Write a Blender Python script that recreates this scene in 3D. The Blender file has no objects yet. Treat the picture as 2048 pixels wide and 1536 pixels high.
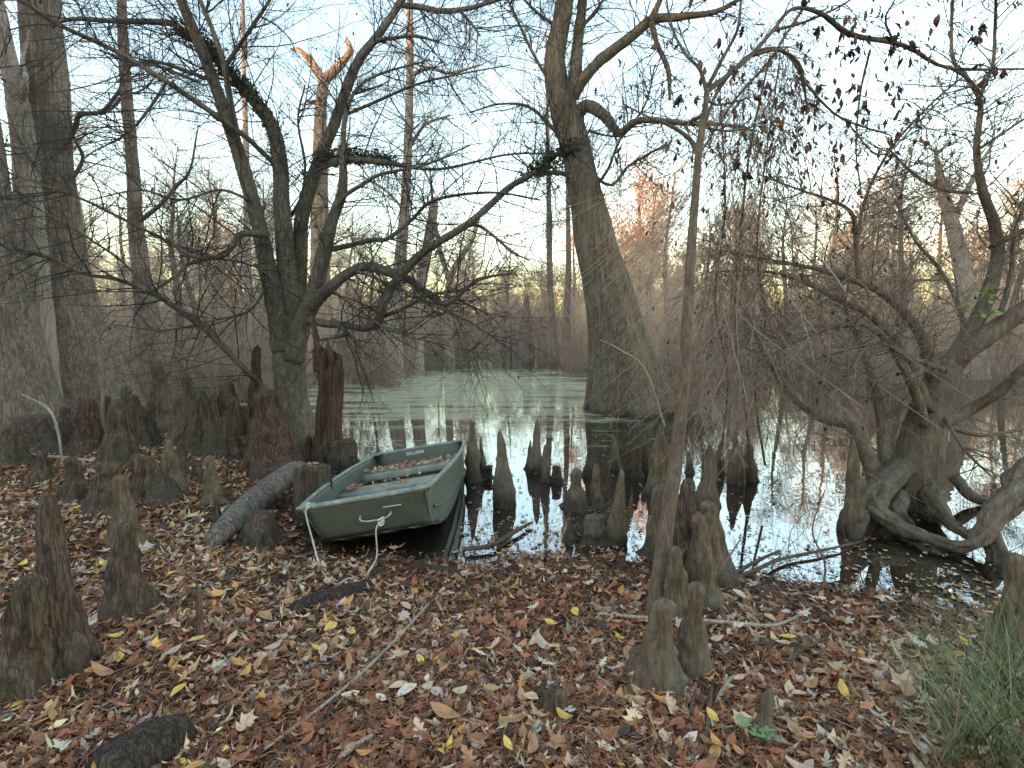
import bpy, math, numpy as np
from mathutils import Vector, Matrix, Euler

# ------------------------------------------------------------------ camera, sky, sun, exposure
sc = bpy.context.scene
COL = sc.collection
F, HZ, CAMH = 1100.0, 660.0, 1.75
PITCH = math.atan((768 - HZ) / F)
cam_d = bpy.data.cameras.new('camera'); cam = bpy.data.objects.new('camera', cam_d); COL.objects.link(cam)
cam.location = (0, 0, CAMH); cam.rotation_euler = (math.pi / 2 - PITCH, 0, 0)
cam_d.sensor_width = 36; cam_d.lens = 36 * F / 2048; cam_d.clip_start = .05; cam_d.clip_end = 3000
sc.camera = cam

SUN_AZ, SUN_EL = math.radians(-126), math.radians(3.6)      # azimuth from +Y towards +X
world = bpy.data.worlds.new('World'); sc.world = world; world.use_nodes = True
wn = world.node_tree.nodes; wl = world.node_tree.links
sky_t = wn.new('ShaderNodeTexSky'); sky_t.sky_type = 'NISHITA'; sky_t.sun_disc = False
sky_t.sun_elevation = SUN_EL; sky_t.sun_rotation = SUN_AZ
sky_t.air_density = 1.0; sky_t.dust_density = .5; sky_t.ozone_density = 1.0
bg = wn['Background']; wl.new(sky_t.outputs[0], bg.inputs[0]); bg.inputs[1].default_value = .15
sun_d = bpy.data.lights.new('sun', 'SUN'); sun_d.energy = .9; sun_d.angle = math.radians(.53); sun_d.color = (1, .50, .22)
sun = bpy.data.objects.new('sun', sun_d); COL.objects.link(sun)
sdir = Vector((math.sin(SUN_AZ) * math.cos(SUN_EL), math.cos(SUN_AZ) * math.cos(SUN_EL), math.sin(SUN_EL)))
sun.rotation_euler = sdir.to_track_quat('Z', 'Y').to_euler(); sun.location = (-10, -10, 30)
sc.view_settings.view_transform = 'Standard'; sc.view_settings.look = 'None'
sc.view_settings.exposure = 3.42; sc.view_settings.gamma = 1.0
sc.view_settings.use_white_balance = True; sc.view_settings.white_balance_temperature = 6600; sc.view_settings.white_balance_tint = 12
sc.render.engine = 'CYCLES'
sc.cycles.use_denoising = True
sc.cycles.max_bounces = 6; sc.cycles.diffuse_bounces = 3; sc.cycles.glossy_bounces = 3
sc.cycles.transparent_max_bounces = 4; sc.cycles.caustics_reflective = False; sc.cycles.caustics_refractive = False

# ------------------------------------------------------------------ helpers
CP, SP = math.cos(PITCH), math.sin(PITCH)
def ray(px, py):
    u = (px - 1024) / F; v = (768 - py) / F
    return np.array([u, CP + v * SP, -SP + v * CP])
def at(px, py, Y):
    d = ray(px, py); return d * (Y / d[1]) + np.array([0, 0, CAMH])
def zc(P): return P[1] * CP - (P[2] - CAMH) * SP
def hsh(ix, iy, iz, s):
    n = (ix * 73856093) ^ (iy * 19349663) ^ (iz * 83492791) ^ (s * 2654435)
    n = (n ^ (n >> 13)) * 1274126177; n = n ^ (n >> 16)
    return (n & 0xffff) / 32767.5 - 1.0
def vnoise(P, s=0):
    P = np.asarray(P, float); i = np.floor(P).astype(np.int64); t = P - i; t = t * t * (3 - 2 * t); out = 0
    for dx in (0, 1):
        wx = t[..., 0] if dx else 1 - t[..., 0]
        for dy in (0, 1):
            wy = t[..., 1] if dy else 1 - t[..., 1]
            for dz in (0, 1):
                wz = t[..., 2] if dz else 1 - t[..., 2]
                out = out + wx * wy * wz * hsh(i[..., 0] + dx, i[..., 1] + dy, i[..., 2] + dz, s)
    return out
SHX = np.array([-60, -20, -9, -6.4, -4.2, -3.0, -2.2, -1.5, -.5, .5, 1.3, 2.1, 3.2, 6, 12, 60.])
SHY = np.array([16, 12, 10.2, 9.4, 8.4, 7.0, 5.5, 4.35, 4.2, 4.1, 3.9, 3.55, 3.2, 2.9, 2.0, -20.])
def ground_z(x, y):
    x = np.asarray(x, float); y = np.asarray(y, float)
    d = np.interp(x, SHX, SHY) - y
    land = .24 * (1 - np.exp(-(np.maximum(d, 0) / 1.45) ** 1.35))
    wat = -.55 * (1 - np.exp(np.minimum(d, 0) / 1.6))
    P = np.stack([x * 1.1, y * 1.1, x * 0], -1)
    n = vnoise(P, 3) * .03 + vnoise(P * 2.7, 4) * .022 + vnoise(P * 6, 5) * .012
    far = np.clip((y - 62) / 12, 0, 1) * .75 + np.clip((y - 78) / 50, 0, 1) ** .7 * (4.2 + 2.2 * vnoise(np.stack([x * .06, y * .03, x * 0], -1), 8))
    side = np.clip((-x - 13) / 8, 0, 1) * .5 * np.clip((30 - y) / 10, 0, 1)
    return land + wat + n * np.clip(d + .9, .35, 1) + far + side
def gp(px, py, bed=False):
    d = ray(px, py); z = .1
    for _ in range(14):
        P = d * ((z - CAMH) / d[2]) + np.array([0, 0, CAMH])
        z2 = float(ground_z(P[0], P[1])); z2 = z2 if bed else max(z2, 0.0); z = .5 * z + .5 * z2
    return P
def mesh_np(name, V, faces):
    """V (n,3); faces: list of int arrays (m,k)"""
    me = bpy.data.meshes.new(name); V = np.ascontiguousarray(V, np.float32)
    me.vertices.add(len(V)); me.vertices.foreach_set('co', V.ravel())
    faces = [np.asarray(f, np.int32) for f in faces if len(f)]
    li = np.concatenate([f.ravel() for f in faces]); tot = np.concatenate([np.full(len(f), f.shape[1], np.int32) for f in faces])
    st = np.concatenate([[0], np.cumsum(tot)[:-1]]).astype(np.int32)
    me.loops.add(len(li)); me.loops.foreach_set('vertex_index', li.astype(np.int32))
    me.polygons.add(len(tot)); me.polygons.foreach_set('loop_start', st); me.polygons.foreach_set('loop_total', tot)
    me.update(calc_edges=True); return me
def smooth(me):
    me.polygons.foreach_set('use_smooth', np.ones(len(me.polygons), bool)); return me
def setcol(me, C):
    a = me.color_attributes.new('Col', 'FLOAT_COLOR', 'POINT')
    C4 = np.ones((len(C), 4), np.float32); C4[:, :3] = C; a.data.foreach_set('color', C4.ravel())
def link(name, me, mat=None, parent=None, loc=None):
    o = bpy.data.objects.new(name, me); COL.objects.link(o)
    if mat is not None: me.materials.append(mat)
    if parent is not None: o.parent = parent
    if loc is not None: o.location = loc
    return o
def tag(o, label=None, cat=None, group=None, kind=None):
    if label: o['label'] = label
    if cat: o['category'] = cat
    if group: o['group'] = group
    if kind: o['kind'] = kind
    return o
def empty(name, loc):
    o = bpy.data.objects.new(name, None); COL.objects.link(o); o.location = [float(c) for c in loc]; return o
def crom(P, n):
    """Catmull-Rom resample of control points (k,d) to n points"""
    P = np.asarray(P, float); k = len(P)
    if k == 2: return P[0] + (P[1] - P[0]) * np.linspace(0, 1, n)[:, None]
    E = np.vstack([2 * P[0] - P[1], P, 2 * P[-1] - P[-2]])
    t = np.linspace(0, k - 1 - 1e-9, n); i = t.astype(int); u = (t - i)[:, None]
    a, b, c, d = E[i], E[i + 1], E[i + 2], E[i + 3]
    return .5 * (2 * b + (c - a) * u + (2 * a - 5 * b + 4 * c - d) * u ** 2 + (3 * b - a - 3 * c + d) * u ** 3)
def frames(P):
    T = np.gradient(P, axis=-2); T /= np.linalg.norm(T, axis=-1, keepdims=True) + 1e-9
    m = T.mean(axis=-2, keepdims=True)
    ref = np.where(np.abs(m[..., 2:3]) > .75, np.array([1., .13, 0]), np.array([.05, .1, 1.]))
    ref = np.broadcast_to(ref, P.shape)
    A = np.cross(T, ref); A /= np.linalg.norm(A, axis=-1, keepdims=True) + 1e-9
    return T, A, np.cross(T, A)
def tubes(P, R, k):
    """P (B,n,3) R (B,n) -> V, quads"""
    B, n, _ = P.shape; T, A, C = frames(P)
    th = np.arange(k) / k * 2 * np.pi
    V = P[:, :, None] + R[:, :, None, None] * (np.cos(th)[:, None] * A[:, :, None] + np.sin(th)[:, None] * C[:, :, None])
    idx = np.arange(B * n * k).reshape(B, n, k)
    a = idx[:, :-1]; b = idx[:, 1:]
    q = np.stack([a, np.roll(a, -1, 2), np.roll(b, -1, 2), b], -1).reshape(-1, 4)
    return V.reshape(-1, 3), q
def merge(parts):
    Vs, Fs, o = [], [], 0
    for V, q in parts:
        Vs.append(V); Fs.append(q + o); o += len(V)
    return np.vstack(Vs), Fs
def trunk_mesh(P, R, sides=24, ring=.06, bump=.05, flute=None, seed=0, nf=6, vs=.35, cap=True):
    """detailed bark tube.  flute: (amp, height) fluted buttress near start"""
    P = np.asarray(P, float); L = np.linalg.norm(np.diff(P, axis=0), axis=1).sum()
    n = int(max(6, min(140, L / ring)))
    Q = crom(np.hstack([P, np.asarray(R)[:, None]]), n); C = Q[:, :3]; r = np.maximum(Q[:, 3], .002)
    T, A, B = frames(C[None]); A, B = A[0], B[0]
    th = np.arange(sides) / sides * 2 * np.pi; s = np.linspace(0, L, n)
    rm = float(np.mean(r))
    cy = np.stack([np.cos(th)[None] * np.ones((n, 1)), np.sin(th)[None] * np.ones((n, 1)), s[:, None] / rm * np.ones((1, sides)) * vs], -1)
    d = vnoise(cy * 1.3 + seed * 7.1, seed) * bump * 1.2 + vnoise(cy * np.array([3.2, 3.2, 1.6]) + seed, seed + 1) * bump * .8 + vnoise(cy * np.array([8, 8, 2.2]) + seed, seed + 2) * bump * .5
    if flute:
        fa, fh = flute; w = np.exp(-s / fh)[:, None]
        ph = vnoise(np.stack([s * .6, s * 0, s * 0], -1), seed + 5)[:, None] * .5
        d = d + fa * w * (np.abs(np.sin((th[None] + ph) * nf / 2 + seed)) ** .7 - .55)
    rr = r[:, None] * (1 + d)
    V = C[:, None] + rr[..., None] * (np.cos(th)[None, :, None] * A[:, None] + np.sin(th)[None, :, None] * B[:, None])
    idx = np.arange(n * sides).reshape(n, sides); a, b = idx[:-1], idx[1:]
    q = np.stack([a, np.roll(a, -1, 1), np.roll(b, -1, 1), b], -1).reshape(-1, 4); V = V.reshape(-1, 3)
    if cap:
        top = idx[-1]; t3 = np.stack([top, np.roll(top, -1), np.full(sides, len(V))], -1); bo = idx[0]; b3 = np.stack([np.roll(bo, -1), bo, np.full(sides, len(V) + 1)], -1)
        V = np.vstack([V, C[-1] + (C[-1] - C[-2]) * .3, C[0] - (C[1] - C[0]) * .15]); return V, [q, t3, b3], C, r
    return V, [q], C, r

# ------------------------------------------------------------------ materials
def newmat(name, rough=.85, spec=.2):
    m = bpy.data.materials.new(name); m.use_nodes = True; nt = m.node_tree
    b = nt.nodes['Principled BSDF']; b.inputs['Roughness'].default_value = rough; b.inputs['Specular IOR Level'].default_value = spec
    return m, nt.nodes, nt.links, b
def ramp(n, stops):
    r = n.new('ShaderNodeValToRGB'); e = r.color_ramp.elements
    while len(e) < len(stops): e.new(.5)
    for el, (p, c) in zip(e, stops): el.position = p; el.color = (*c, 1)
    return r
def texmap(n, l, scale, coord='Object'):
    t = n.new('ShaderNodeTexCoord'); m = n.new('ShaderNodeMapping'); m.inputs['Scale'].default_value = scale
    l.new(t.outputs[coord], m.inputs[0]); return m
def noise(n, l, vec, sc_, det=4, rough=.6):
    x = n.new('ShaderNodeTexNoise'); x.inputs['Scale'].default_value = sc_; x.inputs['Detail'].default_value = det
    x.inputs['Roughness'].default_value = rough; l.new(vec.outputs[0], x.inputs['Vector']); return x
def mixc(n, l, fac, a, b):
    x = n.new('ShaderNodeMix'); x.data_type = 'RGBA'
    if isinstance(fac, float): x.inputs[0].default_value = fac
    else: l.new(fac, x.inputs[0])
    for i, c in ((6, a), (7, b)):
        if isinstance(c, tuple): x.inputs[i].default_value = (*c, 1)
        else: l.new(c, x.inputs[i])
    return x.outputs[2]
def math_(n, l, op, a, b=None, clamp=False):
    x = n.new('ShaderNodeMath'); x.operation = op; x.use_clamp = clamp
    for i, v in enumerate((a, b)):
        if v is None: continue
        if isinstance(v, (int, float)): x.inputs[i].default_value = v
        else: l.new(v, x.inputs[i])
    return x.outputs[0]
def bark(name, dark, mid, light, scale=(9, 9, 1.6), bump=.5, moss=None, wet=False, lichen=None, crack=.55, gain=.80):
    dark, mid, light = [tuple(v * w * gain for v, w in zip(c_, (1.14, .98, .84))) for c_ in (dark, mid, light)]
    moss = moss and tuple(v * gain for v in moss); lichen = lichen and tuple(v * gain for v in lichen)
    m, n, l, b = newmat(name, .9, .15)
    mp = texmap(n, l, scale); n1 = noise(n, l, mp, 1.5, 6, .65); n2 = noise(n, l, mp, 6, 4, .6)
    big = texmap(n, l, (1.6, 1.6, 1.1)); n3 = noise(n, l, big, 1.3, 4, .6)
    r = ramp(n, [(.30, dark), (.48, mid), (.68, light)])
    s = math_(n, l, 'ADD', math_(n, l, 'MULTIPLY', n1.outputs[0], .7), math_(n, l, 'MULTIPLY', n2.outputs[0], .3))
    s = math_(n, l, 'ADD', s, math_(n, l, 'MULTIPLY', math_(n, l, 'SUBTRACT', n3.outputs[0], .5), .35))
    l.new(s, r.inputs[0]); c = r.outputs[0]
    mk = texmap(n, l, (scale[0] * 1.7, scale[1] * 1.7, scale[2] * .8)); nk = noise(n, l, mk, 1.6, 3, .55)
    ck = math_(n, l, 'MULTIPLY', math_(n, l, 'ABSOLUTE', math_(n, l, 'SUBTRACT', nk.outputs[0], .5)), 11., True)
    c = mixc(n, l, math_(n, l, 'MULTIPLY', math_(n, l, 'SUBTRACT', 1., ck), crack), c, tuple(v * .4 for v in dark))
    s = math_(n, l, 'ADD', s, math_(n, l, 'MULTIPLY', ck, .45 * crack))
    if moss:
        f = ramp(n, [(.50, (0, 0, 0)), (.66, (1, 1, 1))]); n4 = noise(n, l, big, 2.6, 6, .7); l.new(n4.outputs[0], f.inputs[0])
        c = mixc(n, l, math_(n, l, 'MULTIPLY', f.outputs[0], .7), c, moss)
    if lichen:
        f = ramp(n, [(.58, (0, 0, 0)), (.64, (1, 1, 1))]); n5 = noise(n, l, texmap(n, l, (5, 5, 4)), 1.8, 5, .7); l.new(n5.outputs[0], f.inputs[0])
        c = mixc(n, l, math_(n, l, 'MULTIPLY', f.outputs[0], .35), c, lichen)
    if wet:   # wet, stained foot just above the water line
        g = n.new('ShaderNodeNewGeometry'); sx = n.new('ShaderNodeSeparateXYZ'); l.new(g.outputs['Position'], sx.inputs[0])
        z = math_(n, l, 'ADD', sx.outputs[2], math_(n, l, 'MULTIPLY', n3.outputs[0], -.16))
        mr = n.new('ShaderNodeMapRange'); mr.inputs[1].default_value = .10; mr.inputs[2].default_value = -.05; l.new(z, mr.inputs[0])
        c = mixc(n, l, math_(n, l, 'MULTIPLY', mr.outputs[0], .75), c, (.022, .018, .014))
        l.new(math_(n, l, 'SUBTRACT', .9, math_(n, l, 'MULTIPLY', mr.outputs[0], .45)), b.inputs['Roughness'])
    l.new(c, b.inputs['Base Color'])
    bp = n.new('ShaderNodeBump'); bp.inputs['Strength'].default_value = bump; bp.inputs['Distance'].default_value = .03
    l.new(s, bp.inputs['Height']); l.new(bp.outputs[0], b.inputs['Normal'])
    return m
def flat(name, c1, c2, scale=3., rough=.85, spec=.2):
    m, n, l, b = newmat(name, rough, spec); mp = texmap(n, l, (1, 1, 1)); n1 = noise(n, l, mp, scale, 3)
    r = ramp(n, [(.35, c1), (.65, c2)]); l.new(n1.outputs[0], r.inputs[0]); l.new(r.outputs[0], b.inputs['Base Color']); return m
def attrmat(name, rough=.65, spec=.25, grain=.3, transl=False):
    m, n, l, b = newmat(name, rough, spec); a = n.new('ShaderNodeAttribute'); a.attribute_name = 'Col'
    n1 = noise(n, l, texmap(n, l, (1, 1, 1)), 60, 3); mm = n.new('ShaderNodeMapRange'); mm.inputs[3].default_value = 1 - grain; mm.inputs[4].default_value = 1 + grain
    l.new(n1.outputs[0], mm.inputs[0]); v = n.new('ShaderNodeVectorMath'); v.operation = 'SCALE'
    l.new(a.outputs['Color'], v.inputs[0]); l.new(mm.outputs[0], v.inputs['Scale']); l.new(v.outputs[0], b.inputs['Base Color']); return m

M = {}
M['cyp'] = bark('cypress_bark', (.115, .098, .09), (.225, .195, .18), (.35, .315, .30), (10, 10, .9), .7, lichen=(.38, .385, .375))
M['cyp_pale'] = bark('pale_bark', (.24, .22, .21), (.35, .325, .31), (.48, .455, .435), (8, 8, 1.2), .5, crack=.35, gain=.78)
M['tupelo'] = bark('tupelo_bark', (.11, .098, .078), (.21, .188, .152), (.32, .295, .25), (9, 9, 1.1), .6, moss=(.14, .13, .085), wet=True, crack=.65)
M['elm'] = bark('elm_bark', (.10, .092, .082), (.19, .175, .155), (.31, .29, .265), (12, 12, 3.5), .7, moss=(.11, .115, .065), wet=True, lichen=(.30, .31, .285), crack=.5)
M['right'] = bark('pale_swamp_bark', (.105, .095, .078), (.20, .18, .15), (.31, .285, .245), (10, 10, 2.2), .6, moss=(.12, .12, .07), wet=True, crack=.35)
M['sap'] = bark('sapling_bark', (.12, .098, .08), (.20, .168, .14), (.30, .26, .22), (26, 26, 7), .6, crack=.4, lichen=(.34, .34, .30))
M['snag'] = bark('snag_wood', (.20, .16, .13), (.34, .29, .25), (.48, .42, .37), (9, 9, 1.0), .6, gain=.95)
M['rot'] = bark('rotten_red_wood', (.055, .036, .028), (.135, .092, .072), (.25, .19, .155), (22, 22, 1.6), 1.0, wet=True)
M['knee_brown'] = bark('brown_knee_bark', (.085, .066, .055), (.175, .142, .12), (.28, .238, .205), (14, 14, 3.0), .8, moss=(.11, .105, .065), wet=True, crack=.6, gain=.62)
M['knee_red'] = bark('red_knee_bark', (.075, .052, .042), (.165, .120, .098), (.27, .21, .178), (14, 14, 3.4), .9, wet=True, crack=.6, gain=.62)
M['knee_olive'] = bark('olive_knee_bark', (.12, .098, .072), (.215, .182, .138), (.32, .28, .225), (9, 9, 3.2), .5, moss=(.17, .15, .085), wet=True, crack=.45, gain=.62)
M['knee_grey'] = bark('grey_knee_bark', (.12, .102, .085), (.22, .194, .165), (.33, .295, .255), (16, 16, 1.5), .5, wet=True, crack=.3, gain=.62)
M['log'] = bark('grey_log_bark', (.07, .06, .053), (.22, .20, .185), (.45, .43, .41), (16, 16, 5), 1.0, gain=.95)
M['deadwood'] = bark('dark_dead_wood', (.035, .028, .024), (.085, .072, .062), (.16, .14, .12), (20, 20, 3), .8)
M['stick_pale'] = bark('bleached_stick', (.22, .19, .16), (.40, .36, .32), (.58, .54, .50), (30, 30, 8), .3, gain=.95)
M['stick_dark'] = bark('dark_stick', (.06, .045, .036), (.13, .10, .08), (.22, .18, .15), (30, 30, 8), .3, gain=.95)
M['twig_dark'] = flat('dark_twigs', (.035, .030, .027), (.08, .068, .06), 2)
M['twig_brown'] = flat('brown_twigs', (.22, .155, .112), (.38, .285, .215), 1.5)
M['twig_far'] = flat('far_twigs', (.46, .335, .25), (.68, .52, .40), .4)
M['twig_grey'] = flat('grey_twigs', (.15, .125, .11), (.28, .24, .215), 1.0)
M['twig_olive'] = flat('olive_twigs', (.15, .118, .09), (.28, .225, .175), 1.5)
M['moss_h'] = flat('hanging_moss', (.12, .13, .11), (.24, .25, .22), 4)
M['fern'] = flat('limb_fern', (.05, .06, .035), (.11, .11, .07), 5)
M['leafcol'] = attrmat('leaf', .62, .3)
M['grasscol'] = attrmat('grass', .6, .3, .15)

# leaf litter soil
m, n, l, b = newmat('leafy_soil', .95, .1)
mp = texmap(n, l, (1, 1, 1)); n1 = noise(n, l, mp, 26, 6, .7); n2 = noise(n, l, mp, 4, 4)
r = ramp(n, [(.3, (.05, .028, .018)), (.5, (.13, .072, .046)), (.7, (.24, .15, .10))]); l.new(n1.outputs[0], r.inputs[0])
c = mixc(n, l, n2.outputs[0], r.outputs[0], (.055, .034, .024)); l.new(c, b.inputs['Base Color'])
bp = n.new('ShaderNodeBump'); bp.inputs['Distance'].default_value = .03; l.new(n1.outputs[0], bp.inputs['Height']); l.new(bp.outputs[0], b.inputs['Normal'])
M['soil'] = m
# swamp water with duckweed film
m, n, l, b = newmat('swamp_water', .03, .5)
out = n['Material Output']
g = n.new('ShaderNodeTexCoord'); sx = n.new('ShaderNodeSeparateXYZ'); l.new(g.outputs['Object'], sx.inputs[0])
mp = texmap(n, l, (.35, 1.9, 1)); nA = noise(n, l, mp, 1.0, 8, .68)
mp2 = texmap(n, l, (1, 1, 1)); nB = noise(n, l, mp2, 38, 3, .7); nR = noise(n, l, texmap(n, l, (1, 1.6, 1)), 2.2, 2, .5)
# weed field: ellipse round (-1,17)
dx = math_(n, l, 'DIVIDE', math_(n, l, 'ADD', sx.outputs[0], 1.3), 4.9); dy = math_(n, l, 'DIVIDE', math_(n, l, 'SUBTRACT', sx.outputs[1], 16.8), 7.2)
rr = math_(n, l, 'ADD', math_(n, l, 'MULTIPLY', dx, dx), math_(n, l, 'MULTIPLY', dy, dy))
fld = math_(n, l, 'SUBTRACT', 1.25, rr)
fld = math_(n, l, 'ADD', fld, math_(n, l, 'MULTIPLY', math_(n, l, 'SUBTRACT', nA.outputs[0], .5), 5.5))
nP = noise(n, l, texmap(n, l, (2.2, 7, 1)), 1.0, 6, .75); fld = math_(n, l, 'ADD', fld, math_(n, l, 'MULTIPLY', math_(n, l, 'SUBTRACT', nP.outputs[0], .52), 4.))
mr = n.new('ShaderNodeMapRange'); mr.inputs[1].default_value = .0; mr.inputs[2].default_value = .7; l.new(fld, mr.inputs[0])
gr = ramp(n, [(.36, (0, 0, 0)), (.52, (1, 1, 1))]); l.new(nB.outputs[0], gr.inputs[0])
weed = math_(n, l, 'MULTIPLY', mr.outputs[0], math_(n, l, 'ADD', math_(n, l, 'MULTIPLY', gr.outputs[0], .50), .05))
far = n.new('ShaderNodeMapRange'); far.inputs[1].default_value = 22; far.inputs[2].default_value = 40; l.new(sx.outputs[1], far.inputs[0])
st = ramp(n, [(.56, (0, 0, 0)), (.60, (1, 1, 1))]); nS = noise(n, l, texmap(n, l, (.18, .9, 1)), 1.2, 4, .6); l.new(nS.outputs[0], st.inputs[0])
weed = math_(n, l, 'MAXIMUM', weed, math_(n, l, 'MULTIPLY', math_(n, l, 'MULTIPLY', st.outputs[0], far.outputs[0]), .6))
gl = n.new('ShaderNodeBsdfGlossy'); gl.inputs['Roughness'].default_value = .015; gl.inputs['Color'].default_value = (.96, .98, 1, 1)
fr = n.new('ShaderNodeFresnel'); fr.inputs[0].default_value = 4.2
bp = n.new('ShaderNodeBump'); bp.inputs['Strength'].default_value = .05; bp.inputs['Distance'].default_value = .03; l.new(nR.outputs[0], bp.inputs['Height'])
l.new(bp.outputs[0], gl.inputs['Normal']); l.new(bp.outputs[0], fr.inputs['Normal'])
b.inputs['Base Color'].default_value = (.016, .012, .008, 1); b.inputs['Specular IOR Level'].default_value = 0
m1 = n.new('ShaderNodeMixShader'); l.new(fr.outputs[0], m1.inputs[0]); l.new(b.outputs[0], m1.inputs[1]); l.new(gl.outputs[0], m1.inputs[2])
wd = n.new('ShaderNodeBsdfDiffuse'); l.new(mixc(n, l, nA.outputs[0], (.50, .47, .28), (.64, .59, .40)), wd.inputs[0])
m2 = n.new('ShaderNodeMixShader'); l.new(weed, m2.inputs[0]); l.new(m1.outputs[0], m2.inputs[1]); l.new(wd.outputs[0], m2.inputs[2])
l.new(m2.outputs[0], out.inputs[0]); M['water'] = m

# ------------------------------------------------------------------ ground and water
xs = np.concatenate([np.linspace(-1200, -60, 12), np.linspace(-50, -7.2, 36), np.linspace(-7, 7, 140), np.linspace(7.2, 50, 36), np.linspace(60, 1200, 12)])
ys = np.concatenate([np.linspace(-900, -40, 8), np.linspace(-30, -1, 16), np.linspace(-.8, 12, 130), np.linspace(12.3, 130, 70), np.linspace(150, 1500, 14)])
X, Y = np.meshgrid(xs, ys); Z = ground_z(X, Y)
idx = np.arange(X.size).reshape(X.shape)
q = np.stack([idx[:-1, :-1], idx[:-1, 1:], idx[1:, 1:], idx[1:, :-1]], -1).reshape(-1, 4)
ground = link('ground', smooth(mesh_np('ground', np.stack([X, Y, Z], -1).reshape(-1, 3), [q])), M['soil']); ground['kind'] = 'structure'
ground['label'] = 'leaf-covered muddy bank running down into the swamp'
wv = np.array([[-1200, -20, 0], [1200, -20, 0], [1200, 1500, 0], [-1200, 1500, 0.]])
water = link('water', mesh_np('water', wv, [np.array([[0, 1, 2, 3]])]), M['water']); water['kind'] = 'structure'
water['label'] = 'still dark swamp water with a pale duckweed film'

# ------------------------------------------------------------------ twig growth
def grow(par, prad, count, rng, length, n, rad, spread=.9, trop=(0, 0, 0), wob=.25, tmin=.15, rmax=.6, taper=.75):
    """spawn `count` children from parents par (B,m,3), prad (B,m)"""
    B, m, _ = par.shape
    seg = np.linalg.norm(np.diff(par, axis=1), axis=2).sum(1); pr = seg / seg.sum()
    i = rng.choice(B, count, p=pr); t = tmin + (1 - tmin) * rng.random(count) ** .9; f = t * (m - 1.001); j = f.astype(int); u = (f - j)[:, None]
    S = par[i, j] * (1 - u) + par[i, j + 1] * u
    T = par[i, j + 1] - par[i, j]; T /= np.linalg.norm(T, axis=1, keepdims=True) + 1e-9
    pd = rng.normal(size=(count, 3)); pd -= (pd * T).sum(1, keepdims=True) * T; pd /= np.linalg.norm(pd, axis=1, keepdims=True) + 1e-9
    D = T * rng.uniform(.35, 1.0, (count, 1)) + pd * spread; D /= np.linalg.norm(D, axis=1, keepdims=True)
    Lg = rng.uniform(length[0], length[1], count) * (1.15 - .6 * t)
    P = np.empty((count, n, 3)); P[:, 0] = S; bend = rng.normal(size=(count, 3)) * wob * .55; tr = np.array(trop)
    for k in range(1, n):
        D = D + (bend + rng.normal(size=(count, 3)) * wob + tr) / (n - 1) * 2.2; D /= np.linalg.norm(D, axis=1, keepdims=True)
        P[:, k] = P[:, k - 1] + D * (Lg / (n - 1))[:, None]
    r0 = np.minimum(prad[i, j] * rmax, rng.uniform(rad[0], rad[1], count))
    R = r0[:, None] * (1 - taper * np.linspace(0, 1, n))
    return P, R
def limbs_to_arr(limbs, n=16):
    return np.stack([crom(c, n) for c, r in limbs]), np.stack([np.interp(np.linspace(0, 1, n), np.linspace(0, 1, len(r)), r) for c, r in limbs])
def twig_parts(limbs, rng, specs):
    """specs: list per level of dict(count, length, n, rad, ...) ; returns list of (P,R,k)"""
    par, pr = limbs_to_arr(limbs); out = []
    for s in specs:
        s = dict(s); k = s.pop('k', 3); cnt = s.pop('count')
        P, R = grow(par, pr, cnt, rng, **s); out.append((P, R, k)); par, pr = P, R
    return out
def twig_mesh(name, levels, off):
    V, Fs = merge([tubes(P, R, k) for P, R, k in levels]); return mesh_np(name, V - off, Fs)

def limb_px(pts, y0, y1, rng=None, wob=0.0):
    """pixel polyline [(px,py,w)...] -> world control points + radii; depth runs y0 -> y1"""
    n = len(pts); P = []; R = []
    for i, (px, py, w) in enumerate(pts):
        yy = y0 + (y1 - y0) * i / (n - 1) + (rng.normal() * wob if rng is not None and 0 < i else 0)
        p = at(px, py, yy); P.append(p); R.append(w / 2 * zc(p) / F)
    return np.array(P), np.array(R)

# ------------------------------------------------------------------ leaves
def leaf_ellipse(a=.5, nl=3, tip=1.0, curl=.25, fold=.2, twist=0.):
    """unit-length blade along +x, half width a*? ; 3 columns"""
    t = np.linspace(0, 1, nl + 1); w = a * np.sin(np.pi * np.clip(t, .02, .985) ** tip) ** .8
    V = []
    for i in range(nl + 1):
        z0 = curl * (t[i] - .5) ** 2 * 2
        tw = twist * (t[i] - .5)
        for s in (-1, 0, 1):
            V.append((t[i] - .5, s * w[i], z0 + abs(s) * w[i] * fold + s * w[i] * tw))
    V = np.array(V); i = np.arange(nl)[:, None] * 3 + np.arange(2)[None]; i = i.ravel()
    return V, np.stack([i, i + 3, i + 4, i + 1], -1)
def leaf_lobed(lobes, curl=.2, seed=0):
    """star / oak outline as fan; lobes: list of (angle, radius) alternating tips and sinuses"""
    r = np.random.default_rng(seed); V = [(0, 0, 0)]
    for a, d in lobes:
        x, y = d * math.cos(a), d * math.sin(a); V.append((x, y, curl * (x * x + .6 * y * y) * r.uniform(.3, 2.2)))
    k = len(lobes); i = np.arange(k); V = np.array(V)
    return V, np.stack([np.zeros(k, int), 1 + i, 1 + (i + 1) % k], -1)
def star(n=5, inner=.24, jit=.08, seed=1):
    r = np.random.default_rng(seed); L = []
    for i in range(n):
        a = -2.2 + 4.4 * i / (n - 1) + r.normal() * .14; L.append((a - .36, inner * r.uniform(.8, 1.5))); L.append((a - .1, .40 * r.uniform(.7, 1.1))); L.append((a, (.60 if abs(a) < 1.2 else .42) * r.uniform(.75, 1.15)))
    L.append((2.6, inner * .9)); L.append((math.pi, .5)); L.append((-2.62, inner * .9)); return L
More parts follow.
